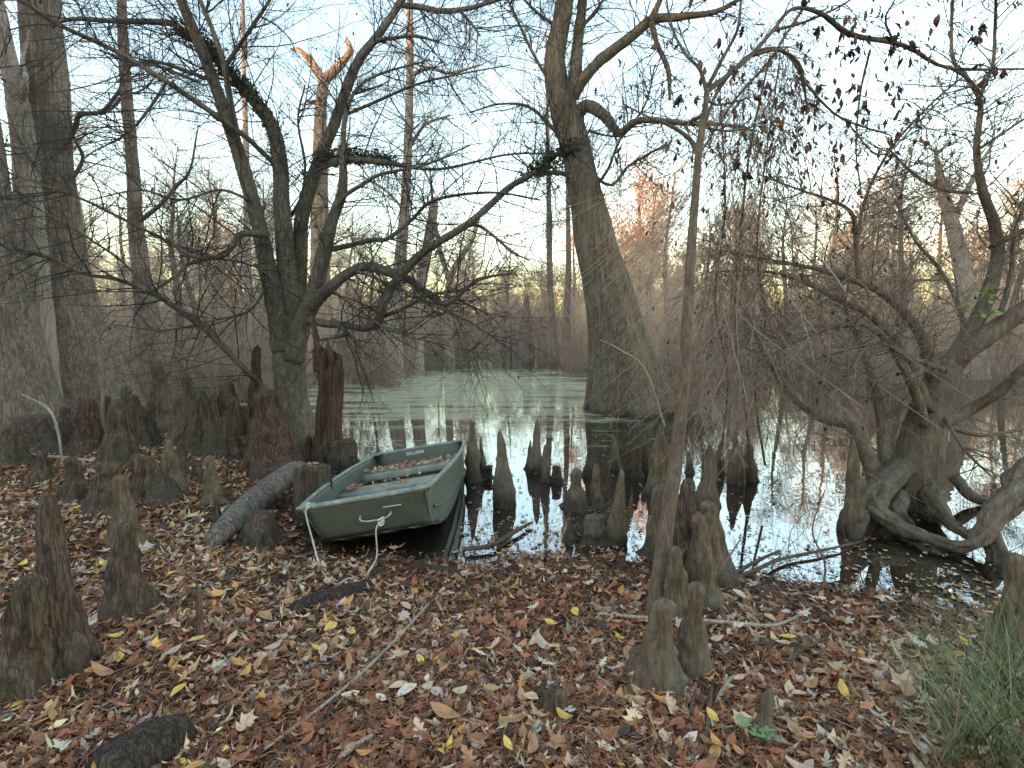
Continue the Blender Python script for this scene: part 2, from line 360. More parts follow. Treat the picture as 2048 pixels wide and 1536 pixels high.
def oak(seed=2):
    r = np.random.default_rng(seed); pts = []
    up = [(-.42, .02), (-.30, .20), (-.22, .07), (-.06, .30), (.02, .09), (.18, .26), (.24, .08), (.36, .14)]
    for x, y in up: pts.append((x, y * r.uniform(.8, 1.2)))
    pts.append((.55, 0))
    for x, y in reversed(up): pts.append((x + .02, -y * r.uniform(.8, 1.2)))
    pts.append((-.6, 0)); return [(math.atan2(y, x), math.hypot(x, y)) for x, y in pts]
T_BROAD = [leaf_ellipse(.24, 3, 1.0, .35, .35, .5), leaf_ellipse(.20, 2, .9, -.3, .25, -.6), leaf_ellipse(.27, 3, 1.1, .6, .1, .3), leaf_ellipse(.24, 2, 1., .2, .6, .8)]
T_SMALL = [(np.array([[-.5, 0, .08], [-.1, -.24, -.04], [.2, -.2, 0], [.5, 0, .1], [.15, .22, .02], [-.15, .2, -.06]]), np.array([[0, 1, 2, 5], [2, 3, 4, 5]]))]
T_WILLOW = [leaf_ellipse(.085, 2, 1., .4, .3, .5), leaf_ellipse(.07, 2, 1., -.5, .5, -.5)]
T_STAR = [leaf_lobed(star(5, .30, .08, s), .5, s) for s in (1, 2)] + [leaf_lobed(oak(s), .6, s) for s in (3, 4)]
C_RED = np.array([.30, .112, .050]); C_BRN = np.array([.38, .195, .092]); C_TAN = np.array([.56, .365, .225]); C_GRY = np.array([.43, .33, .24])
C_YEL = np.array([.64, .41, .09]); C_ORG = np.array([.52, .25, .075]); C_CRM = np.array([.60, .49, .37]); C_DRK = np.array([.065, .04, .028])
PAL = np.stack([C_RED, C_BRN, C_TAN, C_GRY, C_YEL, C_ORG, C_CRM, C_DRK])
def rotm(yaw, tilt, taz, roll):
    """(N,3,3): random tilt about axis at azimuth taz, after yaw and roll"""
    c, s = np.cos, np.sin; N = len(yaw); Z = np.zeros(N); O = np.ones(N)
    Rz = np.stack([c(yaw), -s(yaw), Z, s(yaw), c(yaw), Z, Z, Z, O], -1).reshape(N, 3, 3)
    Rx = np.stack([O, Z, Z, Z, c(roll), -s(roll), Z, s(roll), c(roll)], -1).reshape(N, 3, 3)
    Ry = np.stack([c(tilt), Z, s(tilt), Z, O, Z, -s(tilt), Z, c(tilt)], -1).reshape(N, 3, 3)
    return Rz @ Ry @ Rx
def scatter(templates, tid, pos, yaw, tilt, roll, size, col):
    Vs, Fs, Cs, o = [], [], [], 0
    for k, (tv, tf) in enumerate(templates):
        m_ = np.where(tid == k)[0]
        if not len(m_): continue
        Rm = rotm(yaw[m_], tilt[m_], None, roll[m_]); V = np.einsum('nij,vj->nvi', Rm, tv) * size[m_][:, None, None] + pos[m_][:, None]
        f = tf[None] + (np.arange(len(m_)) * len(tv))[:, None, None] + o
        Vs.append(V.reshape(-1, 3)); Fs.append(f.reshape(-1, tf.shape[1])); Cs.append(np.repeat(col[m_], len(tv), 0)); o += len(m_) * len(tv)
    return np.vstack(Vs), Fs, np.vstack(Cs)
def hang_leaves(name, P, rng, size, cols, parent, off, count, droop=1.1):
    """dead leaves hanging from twig points P (N,3)"""
    i = rng.integers(0, len(P), count); tl = T_BROAD + T_STAR[2:3]; sz = rng.uniform(size[0], size[1], count)
    yaw = rng.uniform(0, 6.28, count); tilt = rng.normal(droop, .35, count); roll = rng.normal(0, .6, count)
    d = np.stack([np.cos(tilt) * np.cos(yaw), np.cos(tilt) * np.sin(yaw), -np.sin(tilt)], -1)
    pos = P[i] + d * sz[:, None] * .5; col = np.array(cols)[rng.integers(0, len(cols), count)] * rng.uniform(.7, 1.3, (count, 1))
    V, Fs, C = scatter(tl, rng.integers(0, len(tl), count), pos, yaw, tilt, roll, sz, col)
    me = mesh_np(name, V - off, Fs); setcol(me, C); o = link(name, me, M['leafcol'], parent); o['kind'] = 'stuff'; return o

# ------------------------------------------------------------------ trees with hand-laid trunks and limbs
def big_tree(name, label, cat, base, trunks, limbs, mat, twigs, twigmat, seed, sides=26, bump=.05, group=None):
    """trunks / limbs: lists of (P, R, opts); each its own part"""
    rng = np.random.default_rng(seed); root = empty(name, base); tag(root, label, cat, group); base = np.array(base, float)
    LL = []
    for kind, lst in (('trunk', trunks), ('limb', limbs)):
        for k, (P, R, o) in enumerate(lst):
            V, Fs, C, r = trunk_mesh(P, R, o.get('sides', sides if kind == 'trunk' else 12), o.get('ring', .06 if kind == 'trunk' else .05), o.get('bump', bump if kind == 'trunk' else .07), o.get('flute'), seed * 13 + k, o.get('nf', 6))
            link(o.get('name', kind), smooth(mesh_np(kind, V - base, Fs)), o.get('mat', mat), root)
            if o.get('tw', 1): LL.append((P, R))
    lv = []
    if twigs:
        lv = twig_parts(LL, rng, twigs); ob = link('twigs', twig_mesh('twigs', lv, base), twigmat, root); ob['kind'] = 'stuff'
    return root, lv, base, rng

rg = np.random.default_rng(5)
# --- forked water elm in the middle
b0 = at(590, 880, 8.3); b0[2] = -.05
def EL(pts, y0, y1): P, R = limb_px(pts, y0, y1, rg, .10); return (P, R * .72, {})
elm_tr = [(*limb_px([(598, 900, 130), (592, 850, 92), (583, 790, 76), (577, 720, 76), (572, 660, 70)], 8.3, 8.3), dict(flute=(.35, .35), nf=7, tw=0, bump=.07)),
          (*limb_px([(562, 700, 52), (556, 640, 50), (540, 560, 45), (515, 440, 38), (490, 350, 36), (465, 270, 33), (430, 170, 30), (395, 80, 28), (362, 0, 25), (330, -90, 20), (300, -220, 10)], 8.2, 7.6), dict(ring=.05)),
          (*limb_px([(582, 700, 58), (578, 620, 54), (572, 520, 48), (564, 420, 43), (560, 330, 39), (545, 255, 36), (500, 190, 30), (458, 150, 26), (415, 95, 24), (362, 66, 20), (340, 46, 16), (230, 42, 13), (150, 38, 10), (112, 46, 7)], 8.3, 7.9), dict(ring=.05)),
          (*limb_px([(592, 700, 46), (596, 620, 42), (600, 520, 39), (605, 430, 36), (635, 330, 32), (668, 250, 28), (690, 185, 26), (718, 120, 24), (760, 65, 20), (797, 10, 18), (830, -60, 14), (850, -170, 7)], 8.4, 8.6), dict(ring=.05)),
          (*limb_px([(585, 720, 56), (602, 650, 52), (625, 598, 46), (645, 520, 36), (665, 440, 30), (685, 380, 25), (686, 300, 17), (690, 240, 13), (712, 180, 9), (760, 148, 7), (860, 120, 4)], 8.2, 7.8), dict(ring=.05))]
elm_li = [EL([(473, 265, 18), (462, 210, 17), (447, 127, 15), (425, 60, 13), (400, 0, 11), (370, -80, 6)], 7.8, 7.3),
          EL([(449, 135, 13), (480, 90, 11), (510, 45, 10), (540, 0, 8), (575, -60, 5)], 7.7, 7.4),
          EL([(797, 10, 15), (840, 14, 16), (880, 22, 15), (930, 18, 13), (990, 2, 9), (1040, -10, 5)], 8.6, 8.2),
          EL([(920, 22, 9), (945, 50, 7), (960, 72, 5)], 8.4, 8.3),
          EL([(720, 118, 14), (752, 84, 12), (790, 76, 10), (830, 72, 9), (878, 84, 6)], 8.5, 8.2),
          EL([(622, 612, 42), (660, 575, 32), (700, 545, 28), (735, 533, 27), (780, 545, 24), (820, 560, 22), (870, 598, 18), (893, 608, 14), (930, 580, 12), (960, 558, 10), (1030, 545, 5)], 8.1, 7.3),
          EL([(618, 640, 26), (655, 648, 22), (690, 650, 20), (723, 656, 20), (756, 648, 23), (763, 617, 24), (793, 562, 24), (850, 502, 22), (936, 448, 20), (1016, 377, 18), (1066, 347, 16), (1116, 308, 13), (1180, 262, 6)], 8.1, 7.2),
          EL([(665, 640, 16), (690, 667, 12), (640, 680, 8)], 8.0, 7.9),
          EL([(760, 636, 12), (810, 615, 11), (860, 590, 9), (930, 580, 6)], 7.9, 7.4),
          EL([(535, 470, 18), (505, 467, 18), (480, 470, 16), (452, 508, 14), (420, 516, 12), (385, 512, 11), (330, 480, 9), (270, 450, 8), (180, 405, 7), (100, 375, 6), (0, 340, 5), (-90, 320, 3)], 7.9, 6.4),
          EL([(560, 820, 20), (520, 770, 17), (493, 742, 17), (443, 690, 17), (400, 650, 17), (333, 603, 15), (300, 583, 13), (227, 557, 11), (167, 547, 9), (93, 512, 8), (47, 500, 7), (-40, 480, 4)], 8.1, 6.2),
          EL([(305, 583, 9), (350, 553, 9), (380, 527, 8), (440, 518, 7), (500, 530, 6), (530, 545, 4)], 7.2, 7.8),
          EL([(300, 580, 8), (240, 520, 6), (150, 460, 5), (60, 410, 4), (0, 390, 3)], 7.1, 6.2),
          EL([(567, 345, 15), (525, 305, 14), (483, 267, 14), (383, 197, 15), (333, 163, 14), (233, 103, 13), (113, 47, 11), (50, 3, 9), (-30, -40, 5)], 8.2, 6.6),
          EL([(333, 165, 9), (300, 215, 8), (260, 262, 6), (205, 295, 3)], 7.4, 7.1),
          EL([(420, 160, 10), (380, 145, 11), (320, 125, 9), (255, 122, 7), (200, 100, 4)], 7.8, 7.3),
          EL([(632, 335, 22), (690, 320, 19), (740, 322, 17), (785, 328, 13), (880, 338, 8), (1010, 310, 6), (1100, 306, 4), (1180, 300, 2.5)], 8.3, 7.6),
          EL([(672, 420, 13), (690, 392, 12), (723, 370, 11), (766, 347, 9), (850, 330, 6), (940, 290, 4)], 8.0, 7.6),
          EL([(655, 500, 16), (690, 493, 15), (743, 480, 13), (776, 477, 12), (823, 440, 11), (870, 400, 9), (983, 385, 7), (1080, 400, 5)], 8.1, 7.4),
          EL([(880, 478, 12), (945, 450, 10), (985, 470, 9), (1025, 505, 7), (1060, 520, 4)], 7.6, 7.3),
          EL([(705, 540, 9), (760, 560, 8), (850, 600, 6), (950, 650, 5), (1020, 700, 3)], 7.8, 7.0),
          EL([(640, 560, 8), (690, 600, 7), (780, 660, 6), (890, 690, 4), (990, 710, 2.5)], 7.9, 7.2),
          EL([(566, 450, 10), (600, 400, 9), (610, 330, 7), (596, 240, 6), (610, 170, 4)], 8.5, 8.7),
          EL([(540, 560, 8), (500, 620, 7), (430, 640, 6), (330, 660, 4), (230, 650, 3)], 8.0, 7.4),
          EL([(690, 230, 9), (760, 200, 8), (830, 170, 7), (910, 150, 5), (1020, 130, 3)], 8.3, 7.8),
          EL([(500, 400, 8), (440, 380, 7), (360, 400, 6), (280, 380, 5), (180, 400, 3)], 7.9, 7.2)]
elm_tr = [(P, R * (.76 if k else .78), o) for k, (P, R, o) in enumerate(elm_tr)]
elm, elv, eb, er = big_tree('water_elm', 'dark many-stemmed bare tree spreading over the water behind the boat', 'tree', b0, elm_tr, elm_li, M['elm'],
    [dict(count=950, length=(.5, 2.2), n=9, rad=(.005, .012), spread=1.0, wob=.35, trop=(0, -.05, .03), k=4),
     dict(count=6000, length=(.3, 1.1), n=6, rad=(.003, .006), spread=1.0, wob=.35, trop=(0, 0, .0)),
     dict(count=15000, length=(.15, .55), n=3, rad=(.002, .0035), spread=.9, wob=.3, tmin=.05)], M['twig_dark'], 11)
hang_leaves('dry_leaves', elv[1][0][:, -1], er, (.035, .07), [C_BRN * .5, C_DRK, C_RED * .6], elm, eb, 420)
# resurrection fern on its bent limb, and hanging moss
fl = crom(limb_px([(560, 330, 20), (545, 255, 20), (500, 190, 20), (458, 150, 20), (415, 95, 20), (362, 66, 20)], 8.2, 7.95)[0], 60)
fl2 = crom(limb_px([(640, 325, 20), (700, 318, 20), (785, 326, 20)], 8.25, 8.1)[0], 25); fl3 = crom(limb_px([(1070, 345, 8), (1150, 300, 8)], 7.25, 7.2)[0], 12)
pp = np.vstack([fl, fl2, fl3])[er.integers(0, 97, 5200)] + er.normal(0, .055, (5200, 3)) + np.array([0, -.02, .03])
V, Fs, C = scatter(T_SMALL, np.zeros(5200, int), pp, er.uniform(0, 6.28, 5200), er.normal(0, .8, 5200), er.normal(0, .6, 5200), er.uniform(.03, .075, 5200), np.ones((5200, 3)))
link('limb_fern', mesh_np('limb_fern', V - eb, Fs), M['fern'], elm)['kind'] = 'stuff'
def moss(spots, per, length, parent, off, rng, nm='hanging_moss', sp=.1):
    S = np.repeat(np.array(spots), per, 0); N = len(S); P = np.empty((N, 6, 3)); P[:, 0] = S + rng.normal(0, sp, (N, 3)) * [1, 1, .3]; Lg = rng.uniform(length[0], length[1], N)
    for k in range(1, 6): P[:, k] = P[:, k - 1] + np.stack([rng.normal(0, .022, N), rng.normal(0, .022, N), -Lg / 5], -1)
    R = rng.uniform(.0022, .005, N)[:, None] * np.linspace(1, .5, 6); V, q = tubes(P, R, 3)
    link(nm, mesh_np(nm, V - off, [q]), M['moss_h'], parent)['kind'] = 'stuff'
moss([at(x, y, 8.2) for x, y in [(735, 128), (722, 150), (880, 26), (935, 24), (905, 24), (290, 110), (265, 70), (380, 150), (430, 540), (425, 545), (240, 540), (790, 330), (780, 350), (560, 200), (850, 90)]], 16, (.15, .75), elm, eb, er)

# --- leaning tupelo with swollen foot
bt = at(1252, 822, 12.); bt[2] = -.1
tup_tr = [(*limb_px([(1264, 842, 190), (1257, 800, 156), (1249, 740, 132), (1234, 660, 112), (1212, 570, 95), (1191, 485, 78), (1173, 405, 67), (1160, 335, 61), (1146, 270, 60), (1126, 215, 54), (1115, 170, 48), (1109, 120, 42), (1119, 60, 38), (1128, 0, 34), (1135, -120, 24), (1140, -260, 10)], 12., 12.), dict(flute=(.62, 1.2), nf=6, sides=90, ring=.05, bump=.085)),
          (*limb_px([(1132, 215, 30), (1148, 165, 28), (1156, 80, 22), (1165, 0, 19), (1172, -120, 12), (1180, -260, 5)], 12., 12.2), dict())]
tup_li = [(*limb_px([(1285, 740, 60), (1318, 785, 50), (1350, 812, 40), (1392, 836, 26)], 11.8, 11.5), dict(name='root', tw=0, bump=.2, sides=20)), (*limb_px([(1270, 770, 60), (1290, 815, 50), (1300, 845, 44)], 11.7, 11.2), dict(name='root', tw=0, bump=.2, sides=20)),
          (*limb_px([(1146, 190, 30), (1165, 160, 24), (1200, 122, 22), (1260, 75, 20), (1305, 40, 18), (1366, 33, 14), (1440, 20, 10), (1520, -30, 6)], 12, 11.2, rg, .1), {}),
          (*limb_px([(1300, 42, 14), (1318, 5, 11), (1340, -50, 7)], 11.6, 11.6), {}),
          (*limb_px([(1303, 45, 12), (1315, 90, 10), (1336, 140, 10), (1340, 200, 6)], 11.6, 11.3), {}),
          (*limb_px([(1150, 235, 28), (1172, 212, 24), (1205, 228, 22), (1238, 265, 16), (1268, 245, 14), (1302, 240, 12), (1366, 246, 11), (1450, 250, 7), (1510, 262, 4)], 12, 11, rg, .08), {}),
          (*limb_px([(1165, 365, 10), (1120, 345, 9), (1085, 348, 8), (1040, 350, 5)], 12, 11.6), {}),
          (*limb_px([(1150, 290, 9), (1110, 262, 7), (1060, 215, 6), (1000, 208, 4), (940, 225, 3)], 12, 11.5), {}),
          (*limb_px([(1112, 180, 8), (1085, 140, 7), (1060, 95, 6), (1030, 30, 5), (1005, -20, 3)], 12, 11.7), {}),
          (*limb_px([(1165, 330, 8), (1220, 370, 6), (1260, 330, 5), (1330, 290, 4)], 12, 11.4), {}),
          (*limb_px([(1128, 60, 8), (1080, 30, 6), (1030, -20, 4)], 12, 12.), {}),
          (*limb_px([(1158, 60, 7), (1200, 10, 6), (1240, -60, 4)], 12.1, 12.4), {}),
          (*limb_px([(1172, 400, 7), (1215, 340, 6), (1240, 280, 5), (1290, 210, 4), (1310, 130, 3)], 12, 11.6), {})]
tup, tlv, tb, tr_ = big_tree('leaning_tupelo', 'thick leaning trunk with a swollen fluted foot standing in the water', 'tree', bt, tup_tr, tup_li, M['tupelo'],
    [dict(count=460, length=(.6, 2.6), n=8, rad=(.007, .016), spread=1.0, wob=.35, tmin=.35, k=4), dict(count=2800, length=(.3, 1.2), n=6, rad=(.004, .008), wob=.35), dict(count=6500, length=(.15, .6), n=3, rad=(.0028, .0045))], M['twig_dark'], 12)
hang_leaves('dry_leaves', tlv[1][0][:, -1], tr_, (.05, .09), [C_BRN * .5, C_DRK], tup, tb, 160)
moss([at(x, y, 11.5) for x, y in [(1240, 310), (1238, 340), (1098, 410), (1100, 440), (1220, 240), (1180, 260)]], 26, (.4, 1.1), tup, tb, tr_, sp=.06)

def root_px(pts):
    P = np.array([at(a, b_, y) for a, b_, w, y in pts]); return P, np.array([w / 2 * zc(p) / F for p, (a, b_, w, y) in zip(P, pts)])
# --- pale many-stemmed tree at the right with arching root
br = at(1815, 1010, 5.4); br[2] = -.05
def RL(pts, y0, y1, **k): P, R = limb_px(pts, y0, y1, rg, .06); return (P, R * .82, k)
r_tr = [(*limb_px([(1822, 1050, 170), (1828, 985, 128), (1833, 920, 108), (1850, 850, 92), (1878, 775, 80), (1898, 722, 72)], 5.4, 5.4), dict(flute=(.4, .4), nf=8, tw=0, bump=.1, sides=34)),
        (*limb_px([(1758, 1010, 60), (1752, 955, 48), (1722, 885, 36), (1700, 850, 30), (1645, 838, 21), (1590, 800, 16), (1552, 750, 12), (1520, 690, 9), (1500, 630, 5)], 5.2, 5.6), dict(sides=16)),
        (*limb_px([(1775, 1010, 50), (1770, 930, 34), (1765, 850, 29), (1748, 770, 23), (1720, 690, 15), (1692, 620, 10), (1680, 540, 5)], 5.3, 5.8), dict(sides=16))]
r_li = [RL([(1895, 730, 60), (1945, 690, 55), (2005, 650, 48), (2060, 612, 42), (2140, 560, 30)], 5.4, 5.0),
        RL([(1905, 725, 48), (1958, 632, 38), (1984, 562, 34), (1996, 500, 30), (1986, 440, 26), (1965, 380, 22), (1953, 300, 17), (1960, 230, 14), (1958, 195, 13), (1930, 150, 11), (1906, 120, 9), (1903, 60, 8), (1906, -10, 7), (1910, -100, 4)], 5.4, 5.0),
        RL([(1958, 195, 11), (1985, 130, 9), (1990, 60, 8), (1993, -20, 7), (2000, -120, 4)], 5.0, 4.9),
        RL([(1872, 765, 46), (1850, 690, 30), (1820, 640, 26), (1772, 590, 22), (1720, 566, 16), (1640, 540, 12), (1550, 522, 8), (1440, 500, 4)], 5.4, 4.9),
        RL([(1858, 820, 34), (1800, 700, 23), (1742, 632, 18), (1680, 602, 14), (1590, 556, 10), (1500, 540, 6), (1420, 545, 3)], 5.3, 4.8),
        RL([(1850, 850, 26), (1825, 770, 24), (1780, 690, 20), (1730, 650, 16), (1650, 660, 10), (1560, 700, 6), (1480, 760, 4)], 5.2, 4.6),
        RL([(1870, 850, 34), (1935, 822, 30), (2000, 782, 26), (2050, 735, 23), (2120, 690, 15)], 5.3, 5.0),
        RL([(1718, 566, 13), (1712, 500, 12), (1705, 430, 11), (1660, 400, 8), (1600, 380, 6), (1520, 350, 4)], 5.1, 5.2),
        RL([(1712, 500, 9), (1730, 400, 8), (1780, 300, 7), (1860, 210, 6), (1930, 150, 5)], 5.1, 5.1),
        RL([(1985, 490, 20), (2030, 470, 17), (2075, 450, 13)], 5.3, 5.1),
        RL([(1945, 385, 10), (1890, 380, 9), (1830, 350, 8), (1780, 300, 5)], 5.1, 5.0),
        RL([(1955, 300, 8), (2000, 270, 7), (2060, 230, 5)], 5., 4.9),
        RL([(1890, 740, 16), (1830, 720, 13), (1770, 690, 10), (1690, 700, 7), (1600, 730, 4)], 5.2, 4.7),
        RL([(1930, 700, 14), (1920, 620, 12), (1880, 540, 10), (1830, 480, 8), (1790, 400, 5)], 5.4, 5.8),
        RL([(1990, 660, 14), (2020, 560, 12), (2030, 460, 9), (2060, 380, 6)], 5.2, 5.4),
        RL([(1890, 850, 14), (1960, 870, 12), (2040, 860, 8), (2100, 850, 5)], 5.4, 5.6),
        RL([(1880, 820, 10), (1930, 900, 8), (1980, 950, 5)], 5.3, 5.0),
        (*root_px([(1810, 930, 50, 5.25), (1765, 975, 66, 4.95), (1752, 1015, 66, 4.75), (1785, 1048, 52, 4.55), (1835, 1070, 40, 4.35), (1885, 1088, 34, 4.2), (1930, 1094, 38, 4.1), (1965, 1070, 56, 4.08), (1998, 1025, 70, 4.1), (2035, 980, 84, 4.15), (2085, 930, 110, 4.25)]), dict(name='root', tw=0, bump=.34, sides=36, ring=.025)),
        (*root_px([(1850, 960, 60, 5.3), (1872, 1005, 50, 5.0), (1895, 1040, 40, 4.6), (1935, 1068, 32, 4.3), (1965, 1080, 26, 4.15)]), dict(name='root', tw=0, bump=.32, sides=28, ring=.025)),
        (*root_px([(1770, 960, 56, 5.0), (1728, 1010, 50, 4.8), (1714, 1060, 44, 4.6), (1708, 1095, 44, 4.5)]), dict(name='root', tw=0, bump=.32, sides=28, ring=.025)),
        (*root_px([(1790, 990, 60, 5.1), (1800, 1030, 50, 4.85), (1822, 1062, 34, 4.6), (1850, 1085, 26, 4.45)]), dict(name='root', tw=0, bump=.32, sides=28, ring=.025)),
        (*root_px([(1975, 1055, 56, 4.1), (1992, 1105, 62, 4.05), (2000, 1150, 70, 4.0)]), dict(name='root', tw=0, bump=.32, sides=28, ring=.025)),
        (*root_px([(1905, 950, 36, 5.5), (1940, 990, 30, 5.4), (1990, 1012, 22, 5.3)]), dict(name='root', tw=0, bump=.2, sides=16, ring=.03))]
r_tr = [(P, R * .74, o) for P, R, o in r_tr]; r_li = [(P, R * (.64 if o.get('name') == 'root' else .92), o) for P, R, o in r_li]
rt, rlv, rb, rr_ = big_tree('swamp_privet', 'pale grey many-stemmed tree with an arching root at the right edge of the water', 'tree', br, r_tr, r_li, M['right'],
    [dict(count=700, length=(.35, 1.5), n=9, rad=(.003, .008), spread=1.0, wob=.4, k=4), dict(count=4600, length=(.2, .8), n=6, rad=(.0018, .0038), wob=.4), dict(count=9000, length=(.1, .35), n=3, rad=(.0013, .0024))], M['twig_olive'], 13)
hang_leaves('dry_leaves', np.vstack([rlv[1][0][:, -1], rlv[1][0][:, 3]]), rr_, (.03, .06), [C_BRN * .55, C_DRK, C_GRY * .4], rt, rb, 900)
gl_ = np.array([at(x, y, 5.2) for x, y in [(1975, 600), (1990, 620), (1960, 640), (2000, 590), (1975, 660), (1955, 590), (1988, 575), (1975, 675)]])
hang_leaves('green_leaves', gl_ + rr_.normal(0, .05, gl_.shape), rr_, (.05, .10), [np.array([.30, .40, .10]), np.array([.20, .30, .07])], rt, rb, 46, .6)

# --- slim sapling in the foreground
bs = gp(1312, 1228); Ys = bs[1]
def SL(pts, y0, y1): P, R = limb_px(pts, Ys + y0, Ys + y1, rg, .03); return (P, R, {})
s_tr = [(*limb_px([(1306, 1250, 46), (1318, 1160, 42), (1333, 1050, 39), (1350, 930, 35), (1364, 800, 30), (1374, 650, 26), (1382, 500, 23), (1390, 400, 20), (1398, 300, 18), (1410, 220, 15), (1414, 178, 13)], Ys, Ys + .1), dict(tw=0, bump=.03, sides=18))]
s_li = [SL([(1397, 305, 11), (1378, 277, 9), (1342, 252, 7), (1300, 236, 5), (1250, 210, 3)], .1, .2),
        SL([(1413, 182, 11), (1450, 155, 10), (1500, 112, 9), (1545, 62, 8), (1585, 18, 7), (1640, 26, 9), (1700, 68, 10), (1790, 86, 9), (1830, 102, 8), (1900, 136, 6), (2060, 138, 4)], .1, .9),
        SL([(1413, 185, 8), (1400, 140, 7), (1365, 100, 5), (1340, 40, 4), (1330, -30, 3)], .1, .3),
        SL([(1415, 175, 9), (1450, 108, 7), (1475, 60, 6), (1482, 0, 5), (1490, -60, 3)], .1, .1),
        SL([(1500, 112, 7), (1560, 100, 6), (1600, 130, 6), (1610, 180, 4)], .3, .4),
        SL([(1414, 230, 8), (1380, 245, 6), (1450, 262, 5), (1500, 255, 3)], .1, .3),
        SL([(1414, 200, 6), (1440, 210, 5), (1500, 195, 3)], .1, .2),
        SL([(1545, 62, 6), (1620, 40, 5), (1700, 0, 4), (1760, -60, 3)], .5, .5),
        SL([(1600, 150, 5), (1640, 200, 5), (1690, 240, 4), (1780, 270, 3)], .5, .6),
        SL([(1790, 88, 5), (1770, 40, 4), (1790, 0, 3)], .7, .6),
        SL([(1740, 100, 5), (1720, 190, 4), (1712, 300, 3.5), (1722, 380, 3)], .7, .8),
        SL([(1690, 240, 3.5), (1760, 310, 3.5), (1830, 250, 3), (1880, 200, 3)], .6, .8),
        SL([(1900, 136, 5), (1940, 160, 5), (1965, 190, 4)], .9, .9)]
s_tr = [(P, R * .8, o) for P, R, o in s_tr]
sp, slv, sb, sr = big_tree('sapling', 'slim straight sapling rising from the bank in front of the water', 'tree', bs, s_tr, s_li, M['sap'],
    [dict(count=190, length=(.25, .9), n=8, rad=(.0015, .0035), spread=1.0, wob=.4, k=4), dict(count=900, length=(.1, .4), n=5, rad=(.0008, .0018), wob=.4)], M['twig_dark'], 14)
LB = np.vstack([slv[0][0][:, 2:].reshape(-1, 3), slv[1][0][:, 2:].reshape(-1, 3)])
hang_leaves('dry_leaves', LB, sr, (.03, .075), [C_DRK, C_BRN * .45, C_RED * .5], sp, sb, 420)
cl = np.array([at(x, y, Ys + .7) for x, y in [(1640, 60), (1690, 60), (1700, 90), (1725, 95), (1800, 85), (1820, 90), (1790, 90), (1960, 60), (1950, 80), (1965, 120), (1975, 40), (1630, 75), (1665, 110), (1440, 80), (1435, 95), (1710, 170), (1672, 175), (1648, 180), (1600, 230), (1720, 220), (1700, 245), (1730, 210), (1985, 130), (1975, 150), (2010, 130), (1490, 340), (1470, 330), (1373, 205)]])
hang_leaves('dry_leaves', cl + sr.normal(0, .02, cl.shape), sr, (.035, .075), [C_DRK, C_BRN * .4], sp, sb, 210)

# --- hanging vine curtain (dense, uncountable strands on an arched stem)
vb = at(1490, 930, 5.9); vb[2] = 0; rng = np.random.default_rng(21)
vine = empty('vine_curtain', vb); tag(vine, 'curtain of thin brown hanging vines and dead leaves beside the sapling', 'vine')
A = limb_px([(1395, 330, 8), (1410, 250, 9), (1440, 175, 12), (1500, 110, 13), (1560, 100, 14), (1600, 145, 12), (1615, 220, 6)], 4.2, 4.9)
A2 = limb_px([(1405, 300, 6), (1470, 200, 8), (1540, 120, 9), (1590, 40, 8), (1640, -30, 5)], 4.4, 5.0)
st1 = limb_px([(1500, 940, 12), (1490, 800, 10), (1470, 650, 9), (1480, 480, 8), (1500, 300, 8), (1540, 110, 7)], 5.9, 4.8); st2 = limb_px([(1440, 930, 9), (1455, 760, 8), (1430, 600, 7), (1450, 420, 6), (1440, 180, 5)], 6.0, 4.5)
st3 = limb_px([(1530, 930, 9), (1510, 780, 8), (1530, 640, 7), (1515, 470, 6), (1560, 110, 5)], 5.7, 4.9)
for P, R in (A, A2, st1, st2, st3):
    R *= .55
    V, Fs, C, r = trunk_mesh(P, R, 8, .06, .12, None, 3); link('stem', smooth(mesh_np('stem', V - vb, Fs)), M['stick_dark'], vine)
lv = twig_parts([A, A2], rng, [dict(count=260, length=(.2, .8), n=8, rad=(.002, .004), spread=1., wob=.5, trop=(0, 0, -.5), k=3), dict(count=700, length=(.2, .7), n=6, rad=(.0012, .0025), wob=.5, trop=(0, 0, -.8))])
strands = []
for N, x0, x1, ya, yb, La in ((190, 1425, 1610, 120, 260, (.4, 1.5)), (170, 1405, 1570, 260, 560, (.6, 1.7)), (190, 1400, 1580, 520, 800, (.3, .9))):
    S = np.array([at(rng.uniform(x0, x1), rng.uniform(ya, yb), rng.uniform(4.5, 6.0)) for _ in range(N)]); P = np.empty((N, 10, 3)); P[:, 0] = S; Lg = rng.uniform(*La, N); dr = rng.normal(0, .22, (N, 2))
    for k in range(1, 10):
        dr += rng.normal(0, .035, (N, 2)); P[:, k] = P[:, k - 1] + np.stack([dr[:, 0] * Lg / 3, dr[:, 1] * Lg / 3, -Lg / 9], -1)
    R = rng.uniform(.0014, .0034, N)[:, None] * np.ones(10); lv.append((P, R, 3)); strands.append(P)
side = grow(np.vstack([s for s in strands]), np.full((550, 10), .004), 4200, rng, (.1, .45), 5, (.001, .002), wob=.5)
lv.append((*side, 3))
ob = link('vine_strands', twig_mesh('vine_strands', lv, vb), M['twig_brown'], vine); ob['kind'] = 'stuff'
hang_leaves('dry_leaves', np.vstack([strands[0][:, 1:].reshape(-1, 3), lv[1][0][:, -1]]), rng, (.03, .085), [C_DRK, C_BRN * .45, C_RED * .5], vine, vb, 620)
hang_leaves('dry_leaves', np.vstack([strands[1].reshape(-1, 3), strands[2].reshape(-1, 3)]), rng, (.025, .06), [C_DRK, C_BRN * .6], vine, vb, 260)

